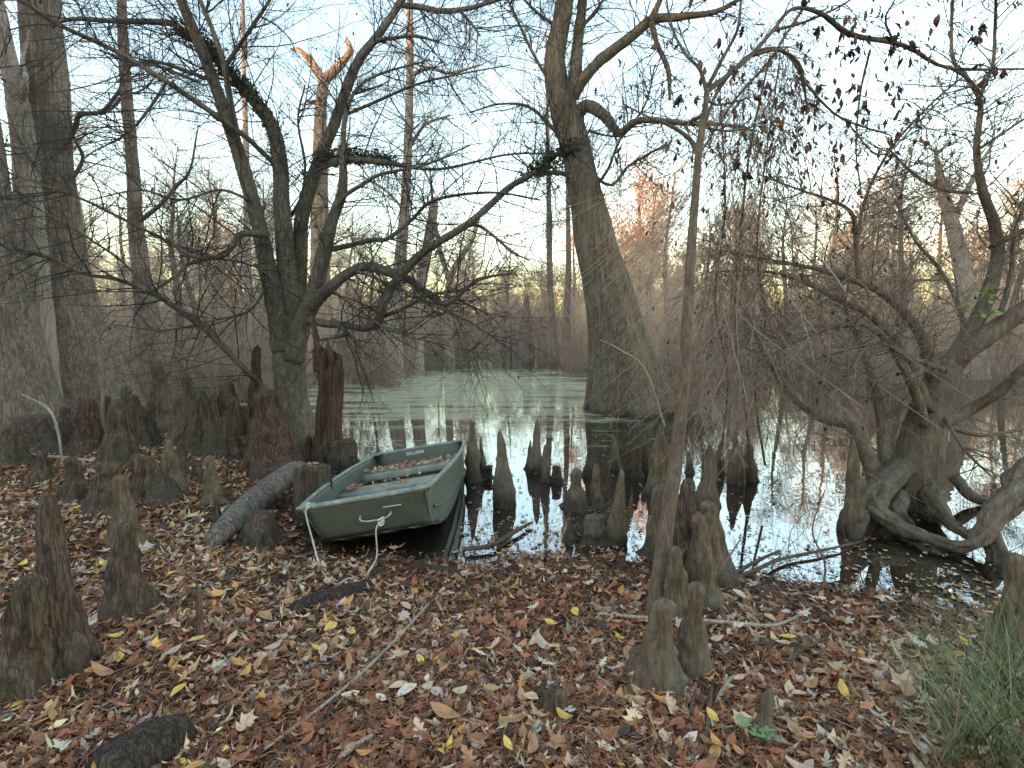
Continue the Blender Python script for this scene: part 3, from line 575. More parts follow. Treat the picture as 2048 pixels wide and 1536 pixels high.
# --- left cypresses and the mid-distance trees
def simple_tree(name, label, pts, Y, mat, tw, seed, flute=None, limbs=(), twm='twig_dark', group=None, sides=26, leaves=0, Y1=None, ground_it=True):
    P, R = limb_px(pts, Y, Y if Y1 is None else Y1)
    base = P[0].copy(); 
    if ground_it:
        base[2] = float(ground_z(P[0][0], P[0][1])) - .12; P[0][2] = min(P[0][2], base[2])
    lm = [(*limb_px(p, Y, Y + dy, rg, .12), {}) for p, dy in limbs]
    t, lv_, b_, r_ = big_tree(name, label, 'tree', base, [(P, R, dict(flute=flute, sides=sides, nf=8, ring=.09 if Y < 15 else .2, bump=.05))], lm, M[mat], tw, M[twm], seed, group=group)
    if leaves: hang_leaves('dry_leaves', lv_[-2][0][:, -1], r_, (.05, .11), [C_BRN * .6, C_RED * .8], t, b_, leaves)
    return t
def TW(a, b, c, s=1., lo=.25): return [dict(count=a, length=(.8 * s, 2.4 * s), n=8, rad=(.008 * s, .018 * s), spread=1.2, wob=.35, tmin=lo, k=4), dict(count=b, length=(.4 * s, 1.3 * s), n=6, rad=(.004 * s, .007 * s), wob=.35), dict(count=c, length=(.2 * s, .6 * s), n=4, rad=(.0025 * s, .004 * s))]
simple_tree('bald_cypress', 'stout grey cypress trunk, widest of the trunks on the left', [(160, 830, 235), (150, 770, 190), (140, 690, 150), (122, 580, 118), (110, 480, 98), (102, 380, 84), (96, 250, 77), (88, 120, 72), (80, 0, 68), (70, -150, 60), (60, -350, 40)], 10.2, 'cyp', TW(70, 420, 1000, 1., .3), 31, (.22, 1.1), sides=40,
    limbs=[([(122, 310, 12), (150, 255, 10), (160, 230, 9), (205, 222, 8), (240, 180, 6)], -.6), ([(130, 380, 9), (165, 320, 7), (150, 280, 5)], -.4), ([(60, 120, 9), (20, 150, 7), (-40, 140, 4)], -.6)])
simple_tree('bald_cypress', 'smooth pale trunk leaning against the stout cypress on the left', [(75, 800, 100), (70, 700, 72), (66, 560, 56), (58, 430, 48), (50, 310, 42), (32, 190, 36), (10, 90, 30), (-20, -60, 22)], 9.3, 'cyp_pale', TW(30, 160, 400, .9, .3), 32, (.15, .8),
    limbs=[([(44, 210, 12), (52, 160, 10), (45, 120, 8), (60, 60, 5)], .5), ([(50, 300, 8), (20, 290, 7), (-30, 300, 5)], -.5)])
simple_tree('bald_cypress', 'dark fluted trunk cut off by the left edge', [(60, 860, 140), (45, 780, 112), (25, 660, 88), (5, 540, 70), (-10, 420, 60), (-30, 250, 50), (-60, 0, 42), (-90, -220, 30), (-115, -430, 10)], 8.6, 'cyp', TW(24, 120, 300, .8), 33, (.22, .8))
simple_tree('bald_cypress', 'slender grey trunk between the stout cypress and the forked tree', [(318, 800, 100), (308, 720, 66), (294, 620, 42), (282, 540, 34), (272, 450, 28), (265, 330, 23), (254, 200, 21), (247, 90, 19), (243, 0, 17), (238, -160, 12), (235, -330, 5)], 13.5, 'cyp', TW(80, 460, 1100, 1.1), 34, (.25, .9),
    limbs=[([(275, 445, 10), (320, 410, 8), (355, 370, 7), (380, 340, 5), (395, 260, 3)], -.6), ([(258, 130, 8), (300, 128, 8), (350, 145, 6), (400, 165, 4)], -.7), ([(255, 180, 6), (225, 215, 6), (200, 230, 4)], .3)])
simple_tree('bald_cypress', 'thin pale trunk just left of the forked tree', [(505, 735, 26), (500, 680, 18), (496, 560, 15), (494, 440, 14), (492, 300, 12), (488, 150, 9), (486, 0, 6)], 26, 'cyp_pale', TW(50, 360, 900, 1.5), 35, (.2, .8), twm='twig_brown', sides=12)
# broken snag catching the last sun
simple_tree('dead_snag', 'broken dead tree with forked top lit orange by the low sun', [(650, 740, 78), (645, 690, 54), (641, 600, 42), (640, 500, 37), (640, 400, 33), (640, 300, 29), (641, 240, 25), (643, 200, 22), (648, 165, 20), (650, 150, 20)], 23., 'snag', None, 36, (.2, .8), sides=16,
    limbs=[([(649, 168, 20), (632, 138, 16), (612, 112, 12), (596, 100, 9), (580, 98, 3)], .2), ([(636, 150, 9), (628, 125, 7), (620, 108, 3)], .2), ([(650, 160, 22), (672, 138, 18), (690, 118, 15), (700, 100, 14), (694, 80, 8), (690, 70, 2)], -.2), ([(640, 206, 12), (622, 204, 8), (612, 200, 3)], 0), ([(642, 215, 10), (640, 205, 10), (641, 190, 4)], -.25)])
simple_tree('bald_cypress', 'tall grey trunk rising through the gap right of the forked tree', [(786, 742, 48), (788, 680, 34), (795, 580, 27), (804, 480, 23), (812, 380, 19), (817, 260, 17), (820, 130, 15), (820, 0, 13), (820, -150, 9), (820, -300, 4)], 21., 'cyp_pale', TW(120, 900, 2400, 1.5), 37, (.2, .8), twm='twig_grey', sides=14,
    limbs=[([(822, 150, 8), (860, 136, 7), (900, 146, 6), (960, 130, 4)], -1), ([(816, 300, 7), (850, 250, 6), (900, 230, 4)], -1), ([(808, 420, 6), (770, 380, 5), (720, 350, 4)], 1)])
simple_tree('bald_cypress', 'crooked pale trunk leaning over the duckweed beside the tall grey trunk', [(828, 738, 40), (832, 660, 28), (838, 590, 24), (850, 520, 21), (862, 450, 20), (868, 410, 17), (866, 395, 9)], 22., 'cyp_pale', TW(24, 200, 500, 1.2, .3), 38, (.2, .8), twm='twig_grey', sides=14)
simple_tree('bald_cypress', 'thin forked grey trunk behind the big diagonal branch', [(900, 728, 26), (896, 640, 17), (900, 560, 14), (925, 510, 12), (945, 480, 8), (960, 430, 5)], 27., 'cyp_pale', TW(30, 260, 700, 1.3), 39, (.2, .8), twm='twig_grey', sides=12, limbs=[([(898, 560, 12), (880, 500, 10), (868, 430, 8), (860, 340, 4)], .5)])
simple_tree('hollow_stump', 'broken flared cypress stump standing alone in the far channel', [(1050, 716, 48), (1050, 700, 38), (1051, 670, 27), (1053, 640, 20), (1053, 610, 13), (1054, 592, 9)], 38., 'cyp', [dict(count=14, length=(1., 3), n=6, rad=(.02, .04), spread=1.1, tmin=.4), dict(count=60, length=(.5, 1.6), n=5, rad=(.012, .02))], 40, (.4, 1.2), sides=20, twm='twig_grey')
simple_tree('bald_cypress', 'thin straight grey trunk just left of the leaning tupelo', [(1112, 725, 22), (1106, 660, 14), (1100, 560, 12), (1098, 430, 11), (1096, 300, 8), (1094, 180, 5), (1092, 60, 2)], 30., 'cyp', TW(60, 420, 1100, 1.6), 41, (.2, .8), twm='twig_brown', sides=10)
simple_tree('bald_cypress', 'slim trunk standing close against the left flank of the leaning tupelo', [(1136, 722, 20), (1134, 640, 13), (1137, 540, 12), (1136, 440, 9), (1133, 330, 6), (1130, 220, 3)], 33., 'cyp', TW(50, 360, 900, 1.6), 42, (.2, .8), twm='twig_brown', sides=10)
simple_tree('bald_cypress', 'pale thick trunk showing through the twigs at far right', [(1950, 745, 60), (1945, 680, 42), (1935, 600, 34), (1922, 520, 30), (1905, 450, 26), (1888, 390, 20), (1878, 340, 12), (1870, 300, 5)], 20., 'cyp_pale', TW(110, 800, 2200, 1.5), 43, (.2, .8), twm='twig_olive', sides=14, limbs=[([(1905, 450, 14), (1930, 390, 12), (1960, 330, 8), (1990, 280, 4)], .5), ([(1930, 560, 10), (1990, 520, 8), (2060, 500, 5)], -.5)])

# ------------------------------------------------------------------ distant bare trees: five kinds, copied
def bg_proto(kind, seed):
    r = np.random.default_rng(seed); h = {0: 15, 1: 12, 2: 16, 3: 11, 4: 13}[kind]; rad = h * .016
    k = 8; P = np.stack([np.cumsum(r.normal(0, .16, k)) - .1, np.cumsum(r.normal(0, .16, k)), np.linspace(-.6, h, k)], -1); P[:, :2] -= P[0, :2]
    R = rad * np.array([2.0, 1.15, 1, .85, .7, .5, .32, .08])
    V, Fs, C, rr = trunk_mesh(P, R, 10, .35, .05, (.2, 1.), seed)
    tm = smooth(mesh_np('trunk', V, Fs))
    lv_ = twig_parts([(P, R)], r, [dict(count=46, length=(h * .12, h * .32), n=8, rad=(.03, .06), spread=1.3, tmin=.28, trop=(0, 0, .25), k=4), dict(count=420, length=(.8, 2.4), n=6, rad=(.014, .024), wob=.3, trop=(0, 0, .15)), dict(count=1900, length=(.4, 1.2), n=4, rad=(.008, .014), wob=.3)])
    cm = twig_mesh('crown', lv_, np.zeros(3)); fm = None
    if kind in (2, 3):
        N = 2600; pts = lv_[2][0][:, -1]; i = r.integers(0, len(pts), N); cs = np.array([[.28, .15, .10], [.34, .20, .13], [.22, .13, .095]])
        V, Fs, C = scatter(T_BROAD, r.integers(0, 4, N), pts[i] + r.normal(0, .12, (N, 3)), r.uniform(0, 6.28, N), r.normal(.6, .6, N), r.normal(0, .6, N), r.uniform(.12, .3, N), cs[r.integers(0, 3, N)] * r.uniform(.7, 1.2, (N, 1)))
        fm = mesh_np('foliage', V, Fs); setcol(fm, C); fm.materials.append(M['leafcol'])
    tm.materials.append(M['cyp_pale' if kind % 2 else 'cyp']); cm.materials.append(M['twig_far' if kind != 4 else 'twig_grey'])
    return tm, cm, fm
protos = [bg_proto(k, 60 + k) for k in range(5)]
rng = np.random.default_rng(77)
LBL = ['far bare grey-brown cypress', 'far thin pale bare tree', 'far tall tree with rust-red needles', 'far low tree with rust-red crown', 'far twiggy grey bare tree']
NM = ['far_cypress', 'far_bare_tree', 'far_red_cypress', 'far_red_tree', 'far_grey_tree']
def put_far(kind, x, y, s):
    e = empty(NM[kind], (x, y, float(np.clip(ground_z(x, y), -.4, 9)) - .1)); e.rotation_euler = (rng.normal(0, .03), rng.normal(0, .03), rng.uniform(0, 6.28)); e.scale = (s, s, s * rng.uniform(.9, 1.15))
    pxx = 1024 + x / y * F; reg = 'left of the forked tree' if pxx < 540 else 'seen between the forked tree and the channel' if pxx < 900 else 'over the open channel' if pxx < 1160 else 'between the leaning tupelo and the vines' if pxx < 1520 else 'behind the many-stemmed tree by the arching root'
    tag(e, LBL[kind] + ' ' + reg, 'tree', NM[kind].replace('_', ' ').replace(' tree', '') + ' trees ' + reg)
    for nm, me in zip(('trunk', 'crown', 'foliage'), protos[kind]):
        if me: link(nm, me, None, e)
for i in range(125):
    y = 42 + 52 * rng.random() ** .9; px = -60 + 2170 * ((i * .618034 + rng.normal() * .01) % 1); x = (px - 1024) / F * y
    kind = int(rng.choice(5, p=[.25, .25, .16, .18, .16])); s = rng.uniform(.75, 1.1)
    if px < 330: s *= 1.0
    if 660 < px < 1160: s *= .58; y = max(y, 52); x = (px - 1024) / F * y
    put_far(kind, x, y, s)
for px, y, k, s in [(672, 44, 1, .62), (716, 40, 1, .7), (764, 46, 4, .55), (806, 43, 1, .6), (846, 48, 0, .55), (884, 42, 1, .68), (918, 47, 3, .6), (976, 50, 1, .62), (1022, 46, 4, .55), (1078, 48, 1, .6), (1122, 44, 1, .55), (1090, 40, 3, .5), (-120, 24, 0, 1.), (-190, 30, 1, 1.), (-260, 22, 4, .9), (-340, 34, 0, 1.), (-420, 28, 1, .9), (-300, 48, 2, 1.), (-160, 52, 3, 1.1), (-450, 50, 0, 1.), (-230, 60, 4, 1.1), (2160, 30, 1, .9), (2240, 38, 0, .9), (2330, 28, 4, .9), (2420, 42, 2, .9), (2520, 34, 1, .9), (2200, 52, 3, 1.), (2380, 56, 0, 1.), (360, 30, 0, .8), (430, 34, 1, .95), (545, 33, 4, .8), (700, 31, 1, .75), (745, 33, 4, .6), (960, 42, 1, .7), (1005, 45, 0, .65), (1330, 32, 0, .72), (1400, 36, 4, .72), (1290, 40, 2, .78), (1560, 32, 4, .72), (1640, 28, 1, .72), (1730, 34, 3, .85), (1800, 27, 4, .72), (2020, 25, 4, .7), (185, 26, 1, .9), (400, 24, 4, .6), (935, 55, 2, .7), (1150, 52, 2, .72), (1060, 58, 3, .7), (470, 50, 3, .95), (410, 55, 2, .7)]:
    put_far(k, (px - 1024) / F * y, y, s)

# ------------------------------------------------------------------ brush thicket over the far water (uncountable)
def brush_proto(seed, mat, h, ns, spreadr, lean):
    r = np.random.default_rng(seed); n = 6; P = np.empty((ns, n, 3)); P[:, 0] = np.stack([r.normal(0, spreadr, ns), r.normal(0, spreadr, ns), np.full(ns, -.15)], -1)
    D = np.stack([P[:, 0, 0] * .25 + r.normal(0, lean, ns), P[:, 0, 1] * .25 + r.normal(0, lean, ns), np.ones(ns)], -1); Lg = r.uniform(.45, 1, ns) * h
    for k in range(1, n):
        D = D + r.normal(0, .13, (ns, 3)); D /= np.linalg.norm(D, axis=1, keepdims=True); P[:, k] = P[:, k - 1] + D * (Lg / (n - 1))[:, None]
    R = r.uniform(.006, .016, ns)[:, None] * np.linspace(1, .4, n)
    P2, R2 = grow(P, R, ns * 3, r, (h * .12, h * .4), 5, (.005, .009), wob=.4, tmin=.15); P3, R3 = grow(P2, R2, ns * 7, r, (h * .06, h * .2), 4, (.0035, .006), wob=.4)
    return bpy.data.objects.new('brush_clump', (lambda me: (me.materials.append(M[mat]), me)[1])(twig_mesh('brush_clump', [(P, R, 3), (P2, R2, 3), (P3, R3, 3)], np.zeros(3))))
def brush(name, label, pts, protos_, smin, smax):
    """one object: a cloud of points carrying randomly turned brush clumps (geometry nodes)"""
    pts = np.asarray(pts); me = bpy.data.meshes.new(name); me.vertices.add(len(pts)); me.vertices.foreach_set('co', pts.astype(np.float32).ravel()); o = link(name, me); tag(o, label, 'thicket', kind='stuff')
    ng = bpy.data.node_groups.new('brush', 'GeometryNodeTree'); ng.interface.new_socket('Geometry', in_out='INPUT', socket_type='NodeSocketGeometry'); ng.interface.new_socket('Geometry', in_out='OUTPUT', socket_type='NodeSocketGeometry')
    N_ = ng.nodes; L_ = ng.links; gi = N_.new('NodeGroupInput'); go = N_.new('NodeGroupOutput'); jn = N_.new('GeometryNodeJoinGeometry')
    ri = N_.new('FunctionNodeRandomValue'); ri.data_type = 'INT'; ri.inputs['Min'].default_value = 0; ri.inputs['Max'].default_value = len(protos_) - 1; ri.inputs['Seed'].default_value = 5
    for k, po in enumerate(protos_):
        oi = N_.new('GeometryNodeObjectInfo'); oi.inputs['Object'].default_value = po; oi.inputs['As Instance'].default_value = True
        ip = N_.new('GeometryNodeInstanceOnPoints'); L_.new(gi.outputs[0], ip.inputs['Points']); L_.new(oi.outputs['Geometry'], ip.inputs['Instance'])
        cmp = N_.new('FunctionNodeCompare'); cmp.data_type = 'INT'; cmp.operation = 'EQUAL'; L_.new(next(q for q in ri.outputs if q.type == 'INT'), next(q for q in cmp.inputs if q.type == 'INT')); [q for q in cmp.inputs if q.type == 'INT'][1].default_value = k; L_.new(cmp.outputs[0], ip.inputs['Selection'])
        rv = N_.new('FunctionNodeRandomValue'); rv.data_type = 'FLOAT_VECTOR'; rv.inputs['Min'].default_value = (-.15, -.15, 0); rv.inputs['Max'].default_value = (.15, .15, 6.28); L_.new(rv.outputs[0], ip.inputs['Rotation'])
        rs = N_.new('FunctionNodeRandomValue'); rs.data_type = 'FLOAT'; fi = [q for q in rs.inputs if q.type == 'VALUE']; fi[0].default_value = smin; fi[1].default_value = smax; rs.inputs['Seed'].default_value = 3; L_.new(next(q for q in rs.outputs if q.type == 'VALUE'), ip.inputs['Scale'])
        L_.new(ip.outputs[0], jn.inputs[0])
    L_.new(jn.outputs[0], go.inputs[0]); md = o.modifiers.new('brush', 'NODES'); md.node_group = ng; return o
def band(N, px0, px1, y0, y1, seed, pw=1.):
    r = np.random.default_rng(seed); y = y0 + (y1 - y0) * r.random(N) ** pw; px = r.uniform(px0, px1, N); x = (px - 1024) / F * y; return np.stack([x, y, np.clip(ground_z(x, y), -.1, 9)], -1)
def clump(N, cs, seed):
    r = np.random.default_rng(seed); c = np.array(cs, float)[r.integers(0, len(cs), N)]; y = c[:, 1] + r.normal(0, .07, N) * c[:, 1]; px = c[:, 0] + r.normal(0, 1, N) * c[:, 2]; return np.stack([(px - 1024) / F * y, y, np.full(N, -.08)], -1)
bpf = [brush_proto(500 + k, 'twig_far', 5.0, 16, .55, .14) for k in range(3)]
bpw = [brush_proto(510 + k, 'twig_brown', 2.0, 16, .28, .30) for k in range(3)]
bpo = [brush_proto(520 + k, 'twig_brown', 2.2, 14, .28, .22) for k in range(3)]
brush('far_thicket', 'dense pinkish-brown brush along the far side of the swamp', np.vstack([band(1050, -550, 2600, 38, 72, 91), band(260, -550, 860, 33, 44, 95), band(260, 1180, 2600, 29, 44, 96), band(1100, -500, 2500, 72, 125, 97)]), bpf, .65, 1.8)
brush('water_brush', 'tangled brown bushes standing in the water left of the channel', clump(170, [(430, 22, 60), (560, 24, 60), (700, 20, 30), (745, 17.5, 22), (720, 24, 40), (640, 26, 60), (800, 30, 30), (330, 24, 60), (870, 33, 35)], 92), bpw, .4, 1.3)
brush('water_brush', 'grey-brown bushes in the water right of the leaning tupelo', clump(150, [(1150, 24, 16), (1165, 30, 22), (1355, 15, 22), (1400, 22, 45), (1480, 19, 45), (1560, 22, 55), (1640, 25, 60), (1720, 21, 60), (1800, 19, 55), (1900, 24, 70), (2000, 20, 60), (1345, 12.4, 14)], 93), bpo, .3, 1.2)
brush('bank_brush', 'thin bare shrubs growing among the trunks on the left bank', clump(60, [(230, 14, 50), (380, 15, 50), (60, 13, 50), (300, 12.5, 40), (480, 14, 30)], 94), bpw, .4, 1.2)
# wood added behind the viewer as a blocker, out of frame; its shade keeps the low sun off the bank
r = np.random.default_rng(99); parts = []; LV = []; tcount = 420
ca, sa = math.cos(SUN_AZ), math.sin(SUN_AZ)
for i in range(tcount):
    across = -120 + 240 * (i + r.random()) / tcount; dist = r.uniform(36, 66); x = sa * dist + ca * across; y = ca * dist - sa * across
    if y > abs(x) * .6 - 6 and y > -2: continue
    h = r.uniform(11.5, 14.5); P = np.array([[x, y, -.2], [x + r.normal(0, .2), y, h * .5], [x + r.normal(0, .3), y, h]])[None]; parts.append(tubes(P, np.array([[.3, .22, .04]]), 7))
    n_ = 170; LV.append(np.stack([x + r.normal(0, 1.9, n_), y + r.normal(0, 1.9, n_), r.random(n_) ** .75 * h], -1))
V, Fs = merge(parts); pts = np.vstack(LV); N = len(pts); tq = [(np.array([[-.5, 0, 0], [0, -.4, .1], [.5, 0, 0], [0, .4, .1]]), np.array([[0, 1, 2, 3]]))]
V2, F2, C2 = scatter(tq, np.zeros(N, int), pts, r.uniform(0, 6.28, N), r.normal(.7, .6, N), r.normal(0, .7, N), r.uniform(1.5, 2.6, N), np.tile(C_BRN, (N, 1)))
wo = link('wood', mesh_np('wood', np.vstack([V, V2]), Fs + [f + len(V) for f in F2]), M['twig_brown']); tag(wo, 'unseen leafy wood added behind the viewer to shade the bank', 'wood', kind='stuff')

# ------------------------------------------------------------------ cypress knees
def knee(px, py, tx, ty, w, style, mat, label, seed, group=None, name='cypress_knee', cat='cypress knee', nf=6):
    b_ = gp(px, py); Y = b_[1]; top = at(tx, ty, Y); sc_ = zc(b_) / F; r0 = w / 2 * sc_; h = max(top[2] - b_[2], .04)
    bed = float(ground_z(b_[0], b_[1])); drop = b_[2] - bed + .06; r = np.random.default_rng(seed)
    n, k = 36, 34; r0 *= .86; t = np.linspace(0, 1, n); th = np.arange(k) / k * 2 * np.pi
    if style == 'spire': pr = .12 + .88 * (1 - t) ** .85; pr *= 1 + .12 * np.sin(t * 9 + seed)
    elif style == 'knob': pr = .34 + .66 * (1 - t) ** 1.5; pr = pr * (1 + .12 * np.sin(t * 13 + seed) * t + .20 * r.random() ** 2 * np.exp(-((t - .88) / .06) ** 2))
    elif style == 'blob': pr = .55 + .45 * (1 - t) ** 1.2
    else: pr = .70 + .30 * (1 - t) ** 2
    cap_ = np.sqrt(np.clip(1 - ((t - .90) / .1).clip(0, 1) ** 2, 0, 1)) if style != 'stub' else np.where(t > .985, .7, 1.)
    pr = pr * np.maximum(cap_, .03)
    lean = top[:2] - b_[:2]; bend = r.normal(0, .08, 2) * r0
    cx = np.stack([lean[0] * t ** 1.2 + bend[0] * np.sin(t * 3.1), lean[1] * t + bend[1] * np.sin(t * 4)], -1)
    zz = t * h
    U = np.stack([np.cos(th)[None] * np.ones((n, 1)), np.sin(th)[None] * np.ones((n, 1)), (zz / r0 * .55)[:, None] * np.ones((1, k))], -1)
    ring = 1 - np.abs(vnoise(U * np.array([.8, .8, 4.2]) + seed * 1.7, seed + 9)) * 2
    d = vnoise(U * 1.4 + seed * 3.3, seed) * .26 + vnoise(U * np.array([3, 3, 2.6]) + seed, seed + 1) * .22 - np.abs(vnoise(U * np.array([5, 5, .9]) + seed, seed + 2)) * .26 + .08 + vnoise(U * np.array([16, 16, 4]), seed + 3) * .07 + ring * .11 * (.3 + t[:, None])
    if style == 'spire': d = d * .6
    d = d + ((.12 if style == 'spire' else .38) * np.exp(-t * 11))[:, None]
    wv_ = ((1 - t) ** 1.2)[:, None]; d = d + (.16 if style == 'spire' else .34) * wv_ * (np.abs(np.sin((th[None] + t[:, None] * .5) * nf / 2 + seed)) ** .6 - .62)
    rr = r0 * pr[:, None] * (1 + d)
    V = np.stack([cx[:, :1] + rr * np.cos(th), cx[:, 1:] + rr * np.sin(th) * .9, zz[:, None] + rr * vnoise(U * 2.2, seed + 4) * .12], -1)
    low = V[0].copy(); low[:, :2] *= 1.12; low[:, 2] = -drop; V = np.concatenate([low[None], V]); n += 1
    idx = np.arange(n * k).reshape(n, k); a, b2 = idx[:-1], idx[1:]; q_ = np.stack([a, np.roll(a, -1, 1), np.roll(b2, -1, 1), b2], -1).reshape(-1, 4)
    V = V.reshape(-1, 3); tp = idx[-1]; t3 = np.stack([tp, np.roll(tp, -1), np.full(k, len(V))], -1)
    V = np.vstack([V, V[tp].mean(0) + [0, 0, (.004 if style != 'stub' else -.012)]])
    o = link(name, smooth(mesh_np(name, V, [q_, t3])), M[mat]); o.location = b_; tag(o, label, cat, group); return o
